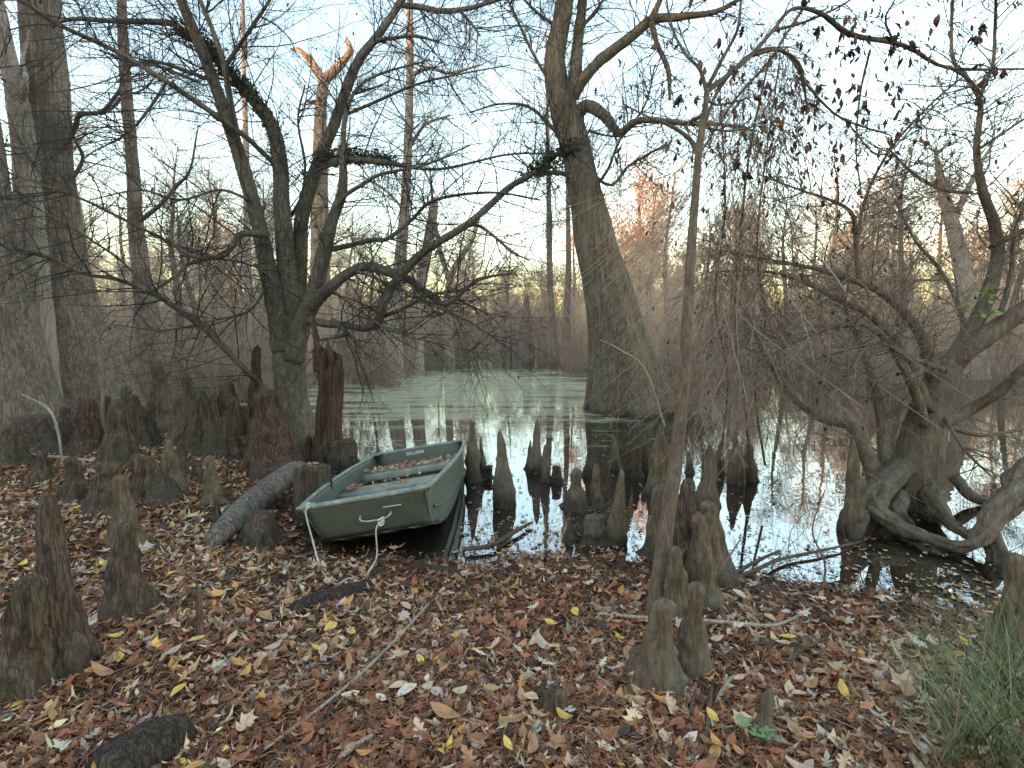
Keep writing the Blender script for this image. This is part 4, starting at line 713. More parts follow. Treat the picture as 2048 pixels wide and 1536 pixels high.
KN = [
 # left bank, near to far
 (135, 1345, 92, 982, 106, 'knob', 'knee_brown', 'tallest shaggy knee at lower left with a pinkish rounded tip'),
 (32, 1388, 58, 1150, 112, 'blob', 'knee_brown', 'squat reddish lumpy knee in the lower left corner'),
 (255, 1222, 256, 1042, 98, 'knob', 'knee_brown', 'stout dark cone-shaped knee right of the tallest lower left knee'),
 (252, 1090, 240, 948, 70, 'knob', 'knee_olive', 'pale slim knee rising straight behind the stout dark cone-shaped knee'),
 (205, 1020, 222, 922, 74, 'blob', 'knee_brown', 'dark domed knee in the leaves behind the pale slim knee'),
 (140, 1000, 142, 912, 62, 'knob', 'knee_brown', 'short mossy knee beside the bleached twigs at left'),
 (305, 995, 282, 905, 92, 'knob', 'knee_brown', 'wide-footed short knee in the open leaves, left of two slim ones'),
 (350, 978, 336, 878, 54, 'knob', 'knee_olive', 'pale slim knee with a rounded tip, left of the lone small one'),
 (365, 940, 362, 880, 36, 'knob', 'knee_brown', 'little dark knee tucked behind the pale slim knee'),
 (428, 1005, 418, 910, 46, 'knob', 'knee_olive', 'lone thin post-like knee standing in open leaves left of the log'),
 (434, 1048, 432, 998, 26, 'knob', 'knee_brown', 'tiny dark knee near the lower end of the bark log'),
 (240, 935, 235, 798, 90, 'knob', 'knee_brown', 'tall dark knee in the middle of the left bank'),
 (175, 908, 180, 797, 84, 'knob', 'knee_red', 'reddish knee left of the tall dark knee on the left bank'),
 (85, 900, 62, 830, 110, 'blob', 'knee_brown', 'low broad mound-like knee under the dark trunk at the left edge'),
 (285, 893, 264, 788, 70, 'knob', 'knee_brown', 'brown knee right behind the tall dark knee on the left bank'),
 (330, 865, 310, 715, 58, 'knob', 'knee_olive', 'tall pale olive knee standing farthest back on the left bank'),
 (357, 895, 352, 785, 66, 'knob', 'knee_olive', 'fluted grey knee between the tall pale one and the broken hollow stump'),
 (395, 908, 388, 800, 50, 'knob', 'knee_brown', 'dark fluted knee touching the left side of the broken hollow stump'),
 (470, 918, 465, 874, 30, 'knob', 'knee_brown', 'small dark knee in the wet hollow left of the big red knee'),
 (492, 920, 487, 872, 30, 'stub', 'knee_brown', 'small dark stub of a knee against the big red knee'),
 (556, 955, 532, 775, 138, 'knob', 'knee_red', 'big reddish knobbly knee at the foot of the forked tree'),
 (512, 880, 514, 690, 48, 'knob', 'knee_red', 'tall narrow dark post-like knee behind the big reddish one'),
 (615, 930, 618, 870, 34, 'knob', 'knee_brown', 'small rounded knee between the big reddish knee and the flat stump'),
 (518, 1088, 522, 1022, 86, 'blob', 'knee_brown', 'dark lumpy knee beside the middle of the bark log'),
 (548, 1080, 540, 1032, 40, 'knob', 'knee_brown', 'small dark knee on the boat side of the lumpy one by the log'),
 (690, 935, 685, 880, 70, 'stub', 'knee_brown', 'dark broken knee right of the shattered snag, behind the boat'),
 (20, 925, 22, 850, 70, 'knob', 'knee_brown', 'dark knee half cut off by the left edge behind the bleached branch'),
 (130, 880, 128, 812, 56, 'knob', 'knee_brown', 'dark knee between the mound-like one and the reddish one at left'),
 (212, 880, 210, 790, 50, 'knob', 'knee_brown', 'slim dark knee at the foot of the stout cypress'),
 (255, 862, 252, 770, 46, 'knob', 'knee_olive', 'grey knee rising behind the tall dark knee, right of the stout cypress'),
 (300, 880, 300, 800, 40, 'knob', 'knee_brown', 'narrow dark knee just left of the tall pale olive one'),
 (376, 880, 374, 750, 46, 'knob', 'knee_olive', 'tall slim grey knee behind the fluted ones near the hollow stump'),
 (466, 880, 462, 765, 42, 'knob', 'knee_brown', 'dark splintered knee touching the right side of the hollow stump'),
 (490, 900, 488, 810, 44, 'knob', 'knee_brown', 'dark knee filling the gap left of the big reddish knee'),
 (395, 960, 392, 925, 30, 'blob', 'knee_brown', 'tiny dark hump among the leaves behind the lone post-like knee'),
 (80, 965, 84, 905, 50, 'knob', 'knee_brown', 'short dark knee just above the bleached branch at far left'),
 # standing in the water, right of the boat
 (946, 962, 943, 838, 40, 'spire', 'knee_grey', 'sharp spire knee standing nearest the boat stern'),
 (966, 945, 961, 874, 20, 'spire', 'knee_grey', 'thin little spire leaning on the spire nearest the boat stern'),
 (1010, 1010, 999, 860, 52, 'spire', 'knee_grey', 'smooth tall pointed knee standing alone in the water right of the boat'),
 (1070, 945, 1075, 838, 34, 'spire', 'knee_grey', 'tallest spire of the far trio in the water'),
 (1058, 938, 1061, 880, 18, 'spire', 'knee_grey', 'left short spire of the far trio in the water'),
 (1093, 962, 1090, 888, 28, 'spire', 'knee_grey', 'right thick spire of the far trio in the water'),
 (1156, 1015, 1154, 936, 52, 'knob', 'knee_olive', 'short blunt knee at the left of the middle water cluster'),
 (1190, 1012, 1192, 925, 34, 'knob', 'knee_olive', 'straight blunt knee just right of the short blunt one in the water'),
 (1178, 950, 1182, 890, 30, 'knob', 'knee_brown', 'small far knee behind the two blunt ones in the water'),
 (1232, 1085, 1244, 936, 48, 'spire', 'knee_olive', 'tall knobbly finger-like knee rising from a leaf-strewn hump in the water'),
 (1192, 1082, 1188, 1030, 66, 'blob', 'knee_olive', 'low rounded hump at the foot of the finger-like knee'),
 (1140, 1085, 1138, 1034, 26, 'knob', 'knee_olive', 'tiny upright knee left of the low rounded hump'),
 (1115, 965, 1112, 930, 26, 'blob', 'knee_brown', 'small dark root lump between the far trio and the blunt knees'),
 (972, 955, 978, 930, 36, 'blob', 'knee_brown', 'black root lump between the boat stern and the lone pointed knee'),
 (1232, 938, 1227, 872, 24, 'knob', 'knee_grey', 'leftmost of the row of little knees before the leaning tupelo'),
 (1256, 950, 1257, 884, 24, 'knob', 'knee_brown', 'second of the row of little knees before the leaning tupelo'),
 (1274, 955, 1274, 890, 24, 'knob', 'knee_brown', 'third of the row of little knees before the leaning tupelo'),
 (1293, 948, 1289, 887, 24, 'knob', 'knee_brown', 'rightmost of the row of little knees before the leaning tupelo'),
 (1318, 985, 1320, 847, 66, 'spire', 'knee_olive', 'tall bottle-shaped knee left of the sapling in the water'),
 (1322, 1112, 1322, 966, 80, 'knob', 'knee_olive', 'ribbed knee left of the sapling at the water edge'),
 (1345, 1095, 1337, 955, 40, 'spire', 'knee_olive', 'thin spire pressed against the ribbed knee by the sapling'),
 (1376, 1140, 1376, 955, 84, 'knob', 'knee_brown', 'dark hooded knee right behind the sapling'),
 (1422, 1160, 1414, 1000, 104, 'knob', 'knee_olive', 'broad pale knee right of the dark hooded one by the sapling'),
 (1412, 1010, 1419, 885, 54, 'spire', 'knee_grey', 'pointed knee behind the broad pale one, right of the sapling'),
 (1380, 945, 1378, 900, 22, 'spire', 'knee_grey', 'small far spire just right of the sapling in the water'),
 (1442, 945, 1440, 880, 28, 'spire', 'knee_grey', 'left spire of the three under the vine curtain'),
 (1472, 965, 1470, 868, 44, 'spire', 'knee_grey', 'middle thick spire of the three under the vine curtain'),
 (1502, 960, 1500, 885, 40, 'spire', 'knee_grey', 'right spire of the three under the vine curtain'),
 # right bank
 (1350, 1240, 1350, 1090, 76, 'knob', 'knee_olive', 'knobbly knee touching the right side of the sapling foot'),
 (1402, 1215, 1394, 1025, 92, 'knob', 'knee_olive', 'tall pale knee with a dark hollow behind the twin knees'),
 (1318, 1366, 1326, 1196, 124, 'knob', 'knee_olive', 'left one of the twin knees on the bank, with a swollen foot'),
 (1386, 1342, 1392, 1160, 84, 'knob', 'knee_olive', 'right taller one of the twin knees on the bank'),
 (1270, 1345, 1278, 1295, 50, 'blob', 'knee_olive', 'low bulge at the left foot of the twin knees'),
 (1530, 1482, 1540, 1374, 56, 'knob', 'knee_grey', 'weathered grey knee stub by the green seedlings'),
 (1108, 1428, 1112, 1375, 74, 'blob', 'knee_brown', 'low brown mound in the leaves at the bottom middle'),
 (1704, 1060, 1706, 872, 50, 'spire', 'knee_olive', 'tall pale spire standing left of the arching root'),
 (1860, 1010, 1858, 960, 56, 'blob', 'right', 'round pale knob on the water behind the arching root'),
 (2022, 1300, 2032, 1105, 96, 'knob', 'knee_olive', 'pale knee at the right edge above the grass'),
]
for i, a in enumerate(KN): knee(*a, 200 + i, group='cypress knees', nf=5 + i % 4)

# hollow broken stump, flat stump, shattered snag
def broken(name, label, px, py, toppy, w, mat, seed, jag=.35, hollow=True, cat='stump', narrow=.8, lean=0):
    b_ = gp(px, py); Y = b_[1]; top = at(px + lean, toppy, Y); h = top[2] - b_[2]; r0 = w / 2 * zc(b_) / F; n, k = 30, 36; t = np.linspace(0, 1, n); th = np.arange(k) / k * 2 * np.pi
    r = np.random.default_rng(seed)
    pr = narrow + (1 - narrow) * (1 - t) ** 2 + .25 * np.exp(-t * 9)
    hh = h * (1 - jag * (.5 + .5 * np.sign(np.sin(th * 2.5 + seed)) * np.abs(vnoise(np.stack([np.cos(th) * 3, np.sin(th) * 3, th * 0], -1), seed))) - jag * .3 * r.random(k))
    U = np.stack([np.cos(th)[None] * np.ones((n, 1)), np.sin(th)[None] * np.ones((n, 1)), t[:, None] * h / r0 * .25 * np.ones((1, k))], -1)
    d = vnoise(U * 2, seed) * .12 + vnoise(U * np.array([6, 6, 1.0]), seed + 1) * .16 + vnoise(U * np.array([14, 14, 1.5]), seed + 2) * .08
    rr = r0 * pr[:, None] * (1 + d); zz = t[:, None] * hh[None]; lx = (top[0] - b_[0]) * zz / h
    O = np.stack([lx + rr * np.cos(th), rr * np.sin(th), zz], -1); O[0, :, 2] = -.5
    ri = rr * .72; I = np.stack([lx + ri * np.cos(th), ri * np.sin(th), zz], -1)[::-1][: n - 4] if hollow else None
    V = np.concatenate([O, I]) if hollow else O; n2 = len(V); idx = np.arange(n2 * k).reshape(n2, k); a, b2 = idx[:-1], idx[1:]
    q_ = np.stack([a, np.roll(a, -1, 1), np.roll(b2, -1, 1), b2], -1).reshape(-1, 4); V = V.reshape(-1, 3); e = idx[-1]
    t3 = np.stack([e, np.roll(e, -1), np.full(k, len(V))], -1); V = np.vstack([V, V[e].mean(0)])
    root = empty(name, b_); tag(root, label, cat); link('trunk', smooth(mesh_np('trunk', V, [q_, t3])), M[mat], root); return root, b_, h, r0
s1, _, _, _ = broken('hollow_stump', 'broken hollow grey stump in the wet hollow on the left bank', 432, 905, 755, 92, 'knee_brown', 301, .55)
s2, sb2, sh2, sr2 = broken('flat_stump', 'low sawn stump with leaves on its flat top beside the boat', 626, 1040, 930, 80, 'knee_brown', 302, .04, False, narrow=.78)
s3, sb3, sh3, sr3 = broken('shattered_snag', 'shattered red-brown dead trunk standing beside the forked tree', 654, 930, 690, 60, 'rot', 303, .22, True, 'snag', .72, 8)
sp_ = np.random.default_rng(7)
for k, (dx, hw, hh) in enumerate([(-.06, .045, .55), (.10, .035, .22), (.03, .03, .12), (-.10, .028, .1)]):   # splinters
    P = np.array([[dx, .0, sh3 * .78], [dx - .01, .0, sh3 * .95], [dx - .035, .0, sh3 * .9 + hh * .6], [dx - .06 + .02 * k, .0, sh3 * .9 + hh]]); V, Fs, C, r_ = trunk_mesh(P, [hw * 1.2, hw, hw * .8, .006], 10, .03, .2, None, 70 + k)
    link('splinter', smooth(mesh_np('splinter', V, Fs)), M['rot'], s3)

# logs and sticks lying on the ground
def lying(name, label, pts, mat, seed, cat='stick', lift=.5, z0=None, bump=.08, sides=10, twigs=0, group=None):
    P, R = [], []
    for px, py, w in pts:
        p = gp(px, py); r_ = w / 2 * zc(p) / F; p = p + [0, 0, r_ * lift]; P.append(p); R.append(r_)
    if z0 is not None:
        for p, dz in zip(P, z0): p[2] += dz
    P = np.array(P); b_ = P[0].copy(); V, Fs, C, r_ = trunk_mesh(P, R, sides, .04, bump, None, seed, vs=.2)
    me = smooth(mesh_np(name, V - b_, Fs))
    if twigs:
        root = empty(name, b_); tag(root, label, cat, group); link('main_stem', me, M[mat], root); rr_ = np.random.default_rng(seed)
        lv_ = twig_parts([(P, np.array(R))], rr_, [dict(count=twigs, length=(.1, .45), n=6, rad=(.001, .004), wob=.4, tmin=.2, k=4)]); link('side_twigs', twig_mesh('side_twigs', lv_, b_), M[mat], root)['kind'] = 'stuff'; return root
    o = link(name, me, M[mat]); o.location = b_; return tag(o, label, cat, group)
lying('bark_log', 'pale grey rough-barked log leaning down from the flat stump', [(425, 1098, 40), (470, 1066, 46), (520, 1030, 46), (566, 1000, 46), (600, 982, 42)], 'log', 401, 'log', .4, [.02, .07, .12, .17, .19], .12, 22)
lying('dark_log', 'dark rotting log end at the lower left edge', [(205, 1560, 100), (280, 1520, 108), (340, 1492, 92), (375, 1472, 60)], 'deadwood', 402, 'log', .3, bump=.14, sides=20)
lying('dark_log', 'dark half-buried log in the leaves in front of the boat', [(585, 1228, 36), (640, 1212, 48), (700, 1192, 44), (740, 1172, 26)], 'deadwood', 403, 'log', .1, bump=.16, sides=16)
lying('dark_log', 'short dark log piece at the wet edge right of the rope', [(848, 1140, 22), (885, 1147, 26), (928, 1150, 18)], 'deadwood', 404, 'log', .2, bump=.12, sides=14)
STK = [
 ('long pale stick running diagonally across the leaves below the boat', [(555, 1494, 7), (640, 1430, 7), (720, 1362, 7), (790, 1292, 6), (858, 1217, 5)], 'stick_pale', 0),
 ('curved pale stick lying right from the twin knees', [(1200, 1238, 6), (1290, 1247, 8), (1390, 1252, 8), (1470, 1258, 8), (1540, 1262, 7), (1580, 1250, 6), (1622, 1225, 5)], 'stick_pale', 0),
 ('short thick pale stick at the bottom left of centre', [(686, 1528, 11), (715, 1505, 11), (746, 1486, 9)], 'stick_pale', 0),
 ('hooked pale stick above the weathered stub', [(1436, 1412, 9), (1448, 1388, 9), (1465, 1367, 8), (1494, 1362, 6)], 'stick_pale', 0),
 ('straight brown stick pointing at the weathered stub from the left', [(1412, 1488, 9), (1418, 1440, 9), (1423, 1388, 7)], 'stick_dark', 0),
 ('bent brown stick among the leaves on the right bank', [(1576, 1345, 8), (1598, 1314, 8), (1630, 1298, 7), (1658, 1285, 5)], 'stick_dark', 0),
 ('brown stick beside the short stake on the left', [(298, 1268, 9), (345, 1225, 8), (388, 1186, 7)], 'stick_dark', 0),
 ('thin bleached twig in the leaves below the half-buried log', [(438, 1352, 5), (470, 1322, 5), (502, 1288, 3)], 'stick_pale', 0),
 ('bleached branch lying across the far left bank', [(-10, 878, 6), (60, 915, 7), (130, 922, 7), (210, 932, 5)], 'stick_pale', 6),
 ('dark stick half in the water right of the boat', [(930, 1108, 9), (985, 1100, 10), (1030, 1072, 9), (1064, 1052, 5)], 'stick_dark', 0),
 ('dark twiggy branch floating at the right water edge', [(1480, 1162, 7), (1560, 1128, 7), (1640, 1110, 6), (1722, 1090, 4)], 'stick_dark', 22),
 ('brown branch lying from the right knees toward the water', [(1425, 1180, 9), (1480, 1150, 8), (1520, 1128, 7), (1560, 1108, 4)], 'stick_dark', 8),
 ('thin dark stick across the bottom middle leaves', [(950, 1378, 4), (1000, 1378, 4), (1040, 1376, 3)], 'stick_dark', 0),
 ('slim brown stick right of the hooked pale one', [(1500, 1300, 6), (1560, 1295, 6), (1600, 1298, 4)], 'stick_dark', 4),
 ('brown stick at lower right before the grass', [(1690, 1430, 7), (1760, 1440, 7), (1830, 1432, 5)], 'stick_dark', 0),
]
for i, (lb, pts, mt, tw) in enumerate(STK): lying('stick', lb, pts, mt, 420 + i, 'stick', 1.0, [.022] * len(pts), bump=.06, sides=8, twigs=tw, group='fallen sticks')
# stake and standing twigs
def standing(name, label, pts, Yadd, mat, seed, cat, twigs=0):
    b_ = gp(*pts[0][:2]); P, R = limb_px(pts, b_[1], b_[1] + Yadd); P[0][2] -= .05; root = empty(name, b_); tag(root, label, cat); V, Fs, C, r_ = trunk_mesh(P, R, 8, .03, .06, None, seed)
    link('stem', smooth(mesh_np('stem', V - b_, Fs)), M[mat], root)
    if twigs:
        rr_ = np.random.default_rng(seed); lv_ = twig_parts([(P, R)], rr_, [dict(count=twigs, length=(.15, .7), n=7, rad=(.001, .003), wob=.4, tmin=.2, k=3), dict(count=twigs * 4, length=(.08, .3), n=5, rad=(.0008, .0015), wob=.4)]); link('twigs', twig_mesh('twigs', lv_, b_), M[mat], root)['kind'] = 'stuff'
standing('stake', 'short upright stake with a yellow leaf in the left leaves', [(400, 1275, 15), (399, 1230, 14), (396, 1180, 12)], 0, 'stick_dark', 450, 'stake')
standing('bare_shrub', 'bleached bare twig bending over the left bank', [(124, 925, 5), (117, 868, 5), (97, 818, 5), (43, 788, 3)], .2, 'stick_pale', 451, 'shrub', 6)
standing('bare_shrub', 'slim bare shrub stem rising in front of the stout cypress', [(212, 900, 8), (205, 830, 7), (208, 740, 6), (197, 680, 5), (230, 640, 3)], .3, 'twig_olive', 452, 'shrub', 16)
standing('bare_shrub', 'thin bare shrub twig crossing the twin knees', [(1360, 1215, 5), (1400, 1180, 5), (1440, 1140, 4), (1480, 1080, 3)], .3, 'twig_olive', 453, 'shrub', 10)
standing('bare_shrub', 'sparse bare shrub at the water edge right of the vine curtain', [(1640, 1200, 5), (1650, 1130, 4), (1625, 1060, 3), (1650, 980, 2)], .4, 'stick_dark', 454, 'shrub', 14)
standing('bare_shrub', 'thin bare stem leaning before the foot of the leaning tupelo', [(1330, 850, 5), (1290, 740, 5), (1240, 700, 4), (1200, 680, 2)], -.3, 'stick_pale', 455, 'shrub', 10)

# ------------------------------------------------------------------ the green jon boat
m, n, l, b = newmat('green_boat_paint', .5, .35)
mp = texmap(n, l, (1, 1, 1)); n1 = noise(n, l, mp, 3, 5, .65); n2 = noise(n, l, mp, 45, 4, .7); n3 = noise(n, l, texmap(n, l, (2, 9, 9)), 8, 5, .7)
r = ramp(n, [(.3, (.092, .104, .078)), (.6, (.128, .140, .108)), (.8, (.175, .186, .148))]); l.new(n1.outputs[0], r.inputs[0])
sc1 = ramp(n, [(.64, (0, 0, 0)), (.72, (1, 1, 1))]); l.new(n3.outputs[0], sc1.inputs[0])
c = mixc(n, l, math_(n, l, 'MULTIPLY', sc1.outputs[0], .6), r.outputs[0], (.34, .35, .31))
dirt = ramp(n, [(.5, (0, 0, 0)), (.75, (1, 1, 1))]); l.new(n2.outputs[0], dirt.inputs[0]); c = mixc(n, l, math_(n, l, 'MULTIPLY', dirt.outputs[0], .55), c, (.06, .055, .042))
g = n.new('ShaderNodeNewGeometry'); sx = n.new('ShaderNodeSeparateXYZ'); l.new(g.outputs['Position'], sx.inputs[0]); zz_ = math_(n, l, 'ADD', sx.outputs[2], math_(n, l, 'MULTIPLY', n3.outputs[0], -.14)); mr = n.new('ShaderNodeMapRange'); mr.inputs[1].default_value = .16; mr.inputs[2].default_value = -.02; l.new(zz_, mr.inputs[0])
c = mixc(n, l, math_(n, l, 'MULTIPLY', mr.outputs[0], .7), c, (.075, .062, .045))
l.new(c, b.inputs['Base Color']); bp = n.new('ShaderNodeBump'); bp.inputs['Strength'].default_value = .35; bp.inputs['Distance'].default_value = .004; l.new(n1.outputs[0], bp.inputs['Height']); l.new(bp.outputs[0], b.inputs['Normal'])
M['boat'] = m
M['seat'] = flat('weathered_seat_paint', (.19, .20, .155), (.31, .315, .25), 9, .6)
M['rim'] = flat('worn_rim_paint', (.15, .17, .135), (.30, .32, .275), 14, .5, .35)
M['metal'] = flat('worn_metal', (.32, .33, .31), (.52, .52, .49), 30, .45, .5)
M['rope'] = flat('pale_rope', (.50, .47, .41), (.68, .64, .57), 60, .9)
M['white'] = flat('white_lettering', (.72, .73, .70), (.82, .82, .80), 30, .6)
BL = 2.847
boat = empty('jon_boat', (-1.101, 3.996, .468)); tag(boat, 'weathered green flat-bottomed boat pulled up on the bank', 'boat')
boat.rotation_euler = Euler((-.063, -.16, .025), 'YXZ') if False else (0, 0, 0)
Rm = Matrix.Rotation(.025, 3, 'Z') @ Matrix.Rotation(-.063, 3, 'X') @ Matrix.Rotation(-.16, 3, 'Y'); boat.rotation_euler = Rm.to_euler()
def rim(u): return np.interp(u, [0, .3, .7, 1.2, 1.8, 2.3, BL], [.476, .512, .55, .585, .60, .592, .562])
def chn(u): return np.interp(u, [0, .2, .5, 1.0, 1.8, BL], [.455, .425, .455, .485, .50, .49])
def zbt(u): return np.interp(u, [0, .2, .45, .8, 1.2, BL], [0, -.285, -.37, -.42, -.435, -.435])
def srim(u): return .03 * np.cos(np.clip(u / BL, 0, 1) * 2.6)        # gentle sheer
def shell(name, G, th=.007, mat='boat', close=False):
    """G (a,b,3) grid -> thin solid sheet"""
    G = G + np.stack([vnoise(G * 5 + q0, 40 + q0) for q0 in range(3)], -1) * .006; a, bb, _ = G.shape; idx = np.arange(a * bb).reshape(a, bb); q_ = np.stack([idx[:-1, :-1], idx[:-1, 1:], idx[1:, 1:], idx[1:, :-1]], -1).reshape(-1, 4)
    o = link(name, smooth(mesh_np(name, G.reshape(-1, 3), [q_])), M[mat], boat); md = o.modifiers.new('thick', 'SOLIDIFY'); md.thickness = th; md.offset = 0; return o
us = np.linspace(0, BL, 40)
for s in (-1, 1):
    vs_ = np.linspace(0, 1, 11); G = np.empty((len(us), 11, 3))
    for j, v in enumerate(vs_):
        bulge = .010 * math.exp(-((v - .62) / .07) ** 2)
        G[:, j, 0] = s * (rim(us) * (1 - v) + chn(us) * v + bulge * np.clip(us / .4, 0, 1)); G[:, j, 1] = us; G[:, j, 2] = srim(us) * (1 - v) + zbt(us) * v
    shell('side_panel', G)
    P = np.stack([s * (rim(us) + .004), us, srim(us) + .004], -1); V, q_ = tubes(P[None], np.full((1, len(us)), .019), 10); V[:, 2] = V[:, 2]
    link('gunwale', smooth(mesh_np('gunwale', V, [q_])), M['rim'], boat)
    v = .60; P = np.stack([s * (rim(us[3:]) * (1 - v) + chn(us[3:]) * v + .013), us[3:], srim(us[3:]) * (1 - v) + zbt(us[3:]) * v], -1); V, q_ = tubes(P[None], np.full((1, len(us) - 3), .012), 6); link('side_strake', smooth(mesh_np('side_strake', V, [q_])), M['boat'], boat)
    v = .93; P = np.stack([s * (rim(us[5:]) * (1 - v) + chn(us[5:]) * v + .006), us[5:], zbt(us[5:]) * v], -1); V, q_ = tubes(P[None], np.full((1, len(us) - 5), .011), 6); link('chine_strake', smooth(mesh_np('chine_strake', V, [q_])), M['boat'], boat)
ub = us[us >= .17]; xx = np.linspace(-1, 1, 13); G = np.stack([xx[None] * chn(ub)[:, None], np.repeat(ub[:, None], 13, 1), zbt(ub)[:, None] - .012 * (np.abs(np.sin(xx * 7)) > .8)[None] * np.ones((len(ub), 1))], -1); shell('bottom_panel', G)
ts = np.linspace(0, 1, 8); G = np.stack([xx[None] * (rim(0) * (1 - ts) + chn(.2) * ts)[:, None], np.repeat((ts * .2)[:, None], 13, 1) + .0 * xx, (srim(0) * (1 - ts) + zbt(.2) * ts)[:, None] + 0 * xx[None]], -1)
bowp = shell('bow_panel', G)
tr_d = np.concatenate([[-.0], np.linspace(.02, 1, 8)]); dip = -.075 * np.clip((.78 - np.abs(xx)) / .12, 0, 1) * 0
G = np.stack([xx[None] * (rim(BL) * (1 - tr_d) + chn(BL) * tr_d)[:, None], np.full((9, 13), BL) - .05 * tr_d[:, None], srim(BL) * (1 - tr_d)[:, None] + zbt(BL) * tr_d[:, None] + 0 * xx[None]], -1)
trans = shell('transom', G, .028)
def bx(c, s, parent, name, mat='boat', bev=.008):
    c = np.array(c); s = np.array(s) / 2; V = np.array([[x, y, z] for x in (-1, 1) for y in (-1, 1) for z in (-1, 1)]) * s + c
    q_ = np.array([[0, 1, 3, 2], [4, 6, 7, 5], [0, 4, 5, 1], [2, 3, 7, 6], [0, 2, 6, 4], [1, 5, 7, 3]]); o = link(name, mesh_np(name, V, [q_]), M[mat], parent)
    if bev: md = o.modifiers.new('bev', 'BEVEL'); md.width = bev; md.segments = 2
    return o
# rims at bow and stern, corner caps
for nm, u0, hw in (('bow_rim', .0, rim(0)), ('stern_rim', BL, rim(BL))):
    P = np.stack([np.linspace(-hw, hw, 14), np.full(14, u0), np.full(14, float(srim(u0)) + .006)], -1); V, q_ = tubes(P[None], np.full((1, 14), .021), 10); link(nm, smooth(mesh_np(nm, V, [q_])), M['rim'], boat)
for s in (-1, 1):
    for u0, hw in ((.03, rim(.03)), (BL - .05, rim(BL))):
        o = bx((s * (hw - .035), u0, float(srim(u0)) + .012), (.11, .12, .018), boat, 'corner_cap', 'boat' if u0 > 1 else 'seat', .006)
# benches: top with rolled front lip and front apron
def bench(u0, u1, zt):
    root = empty('bench_seat', (0, 0, 0)); root.parent = boat
    w = float(min(rim(u0), rim(u1))) - .028; yy = np.array([u0 + .002, u0 - .001, u0 - .001, u0 + .003, u0 + .012, (u0 + u1) / 2, u1 - .02, u1, u1 + .004]); zz = np.array([zt - .075, zt - .05, zt - .008, zt - .001, zt, zt - .004, zt, zt - .01, zt - .06])
    xs_ = np.linspace(-w, w, 13); G = np.stack([np.repeat(xs_[None], 9, 0), np.repeat(yy[:, None], 13, 1), zz[:, None] - .006 * np.cos(xs_ / w * 1.57)[None]], -1)
    idx = np.arange(117).reshape(9, 13); q_ = np.stack([idx[:-1, :-1], idx[:-1, 1:], idx[1:, 1:], idx[1:, :-1]], -1).reshape(-1, 4)
    o = link('seat_top', mesh_np('seat_top', G.reshape(-1, 3), [q_]), M['seat'], root); md = o.modifiers.new('t', 'SOLIDIFY'); md.thickness = .006
    um = u0 + .04; zb = float(zbt(um)); hb = float(chn(um)); V = []
    for y_ in (u0 + .03, u1 - .03):
        zb = float(zbt(y_)); V += [(-w * .985, y_, zt - .03), (w * .985, y_, zt - .03), (float(chn(y_)) - .01, y_, zb + .01), (-float(chn(y_)) + .01, y_, zb + .01)]
    o = link('seat_apron', mesh_np('seat_apron', np.array(V), [np.array([[0, 1, 2, 3], [7, 6, 5, 4]])]), M['boat'], root); md = o.modifiers.new('t', 'SOLIDIFY'); md.thickness = .005
    return root
bench(1.12, 1.44, -.125); bench(2.0, 2.36, -.125)
# bow handle and painter rope
def loc2w(p): return np.array(boat.location) + np.array(Rm @ Vector(p))
def onbow(x, t, out=.012): return np.array([x, t * .2 - out * .8, zbt(.2) * t - out * .5])
hp = np.array([onbow(-.07, .40, .0), onbow(-.07, .40, .035), onbow(-.03, .48, .04), onbow(.10, .48, .04), onbow(.16, .40, .035), onbow(.16, .40, 0)]); V, q_ = tubes(crom(hp, 24)[None], np.full((1, 24), .0075), 8); link('bow_handle', smooth(mesh_np('bow_handle', V, [q_])), M['metal'], boat)
hp = np.array([onbow(.12, .22, .008), onbow(.26, .22, .008)]); V, q_ = tubes(crom(hp, 6)[None], np.full((1, 6), .006), 6); link('bow_bar', smooth(mesh_np('bow_bar', V, [q_])), M['metal'], boat)
kx = loc2w(onbow(.085, .5, .05))
gpt = lambda px, py: gp(px, py) + [0, 0, .012]
RP = [loc2w((-.44, .06, .03)), loc2w((-.40, -.025, .045)), loc2w((-.43, -.03, .0)), gpt(628, 1112) * [1, 1, 0] + np.array([0, .03, .22]), gpt(640, 1135), gpt(655, 1160), gpt(675, 1172), gpt(697, 1160), gpt(722, 1165), gpt(742, 1148) + [0, 0, .03], at(754, 1110, kx[1] - .03), at(752, 1060, kx[1] - .02), kx]
RP[3] = at(625, 1080, loc2w((-.43, -.03, 0))[1] - .02)
rope = empty('painter_rope', RP[5]); tag(rope, 'pale rope looping from the bow handle over the leaves to the bow corner', 'rope')
rc = crom(np.array(RP), 480); T_, A_, B_ = frames(rc[None]); sl = np.concatenate([[0], np.cumsum(np.linalg.norm(np.diff(rc, axis=0), axis=1))]); hx = []
for j in range(3):
    ph = sl / .034 * 2 * np.pi + j * 2.094; hx.append(rc + .0036 * (np.cos(ph)[:, None] * A_[0] + np.sin(ph)[:, None] * B_[0]))
V, q_ = tubes(np.array(hx), np.full((3, 480), .0037), 5); link('rope_line', smooth(mesh_np('rope_line', V - RP[5], [q_])), M['rope'], rope)
kn = []
for j in range(3):
    a_ = np.linspace(0, 2 * np.pi, 20); kn.append(kx + np.stack([.018 * np.cos(a_ + j), -.006 + .022 * np.sin(a_ + j), .014 * np.sin(a_ * 1 + j * 2) + .014 * (j - 1)], -1))
V, q_ = tubes(np.array(kn), np.full((3, 20), .009), 6); link('knot', smooth(mesh_np('knot', V - RP[5], [q_])), M['rope'], rope)
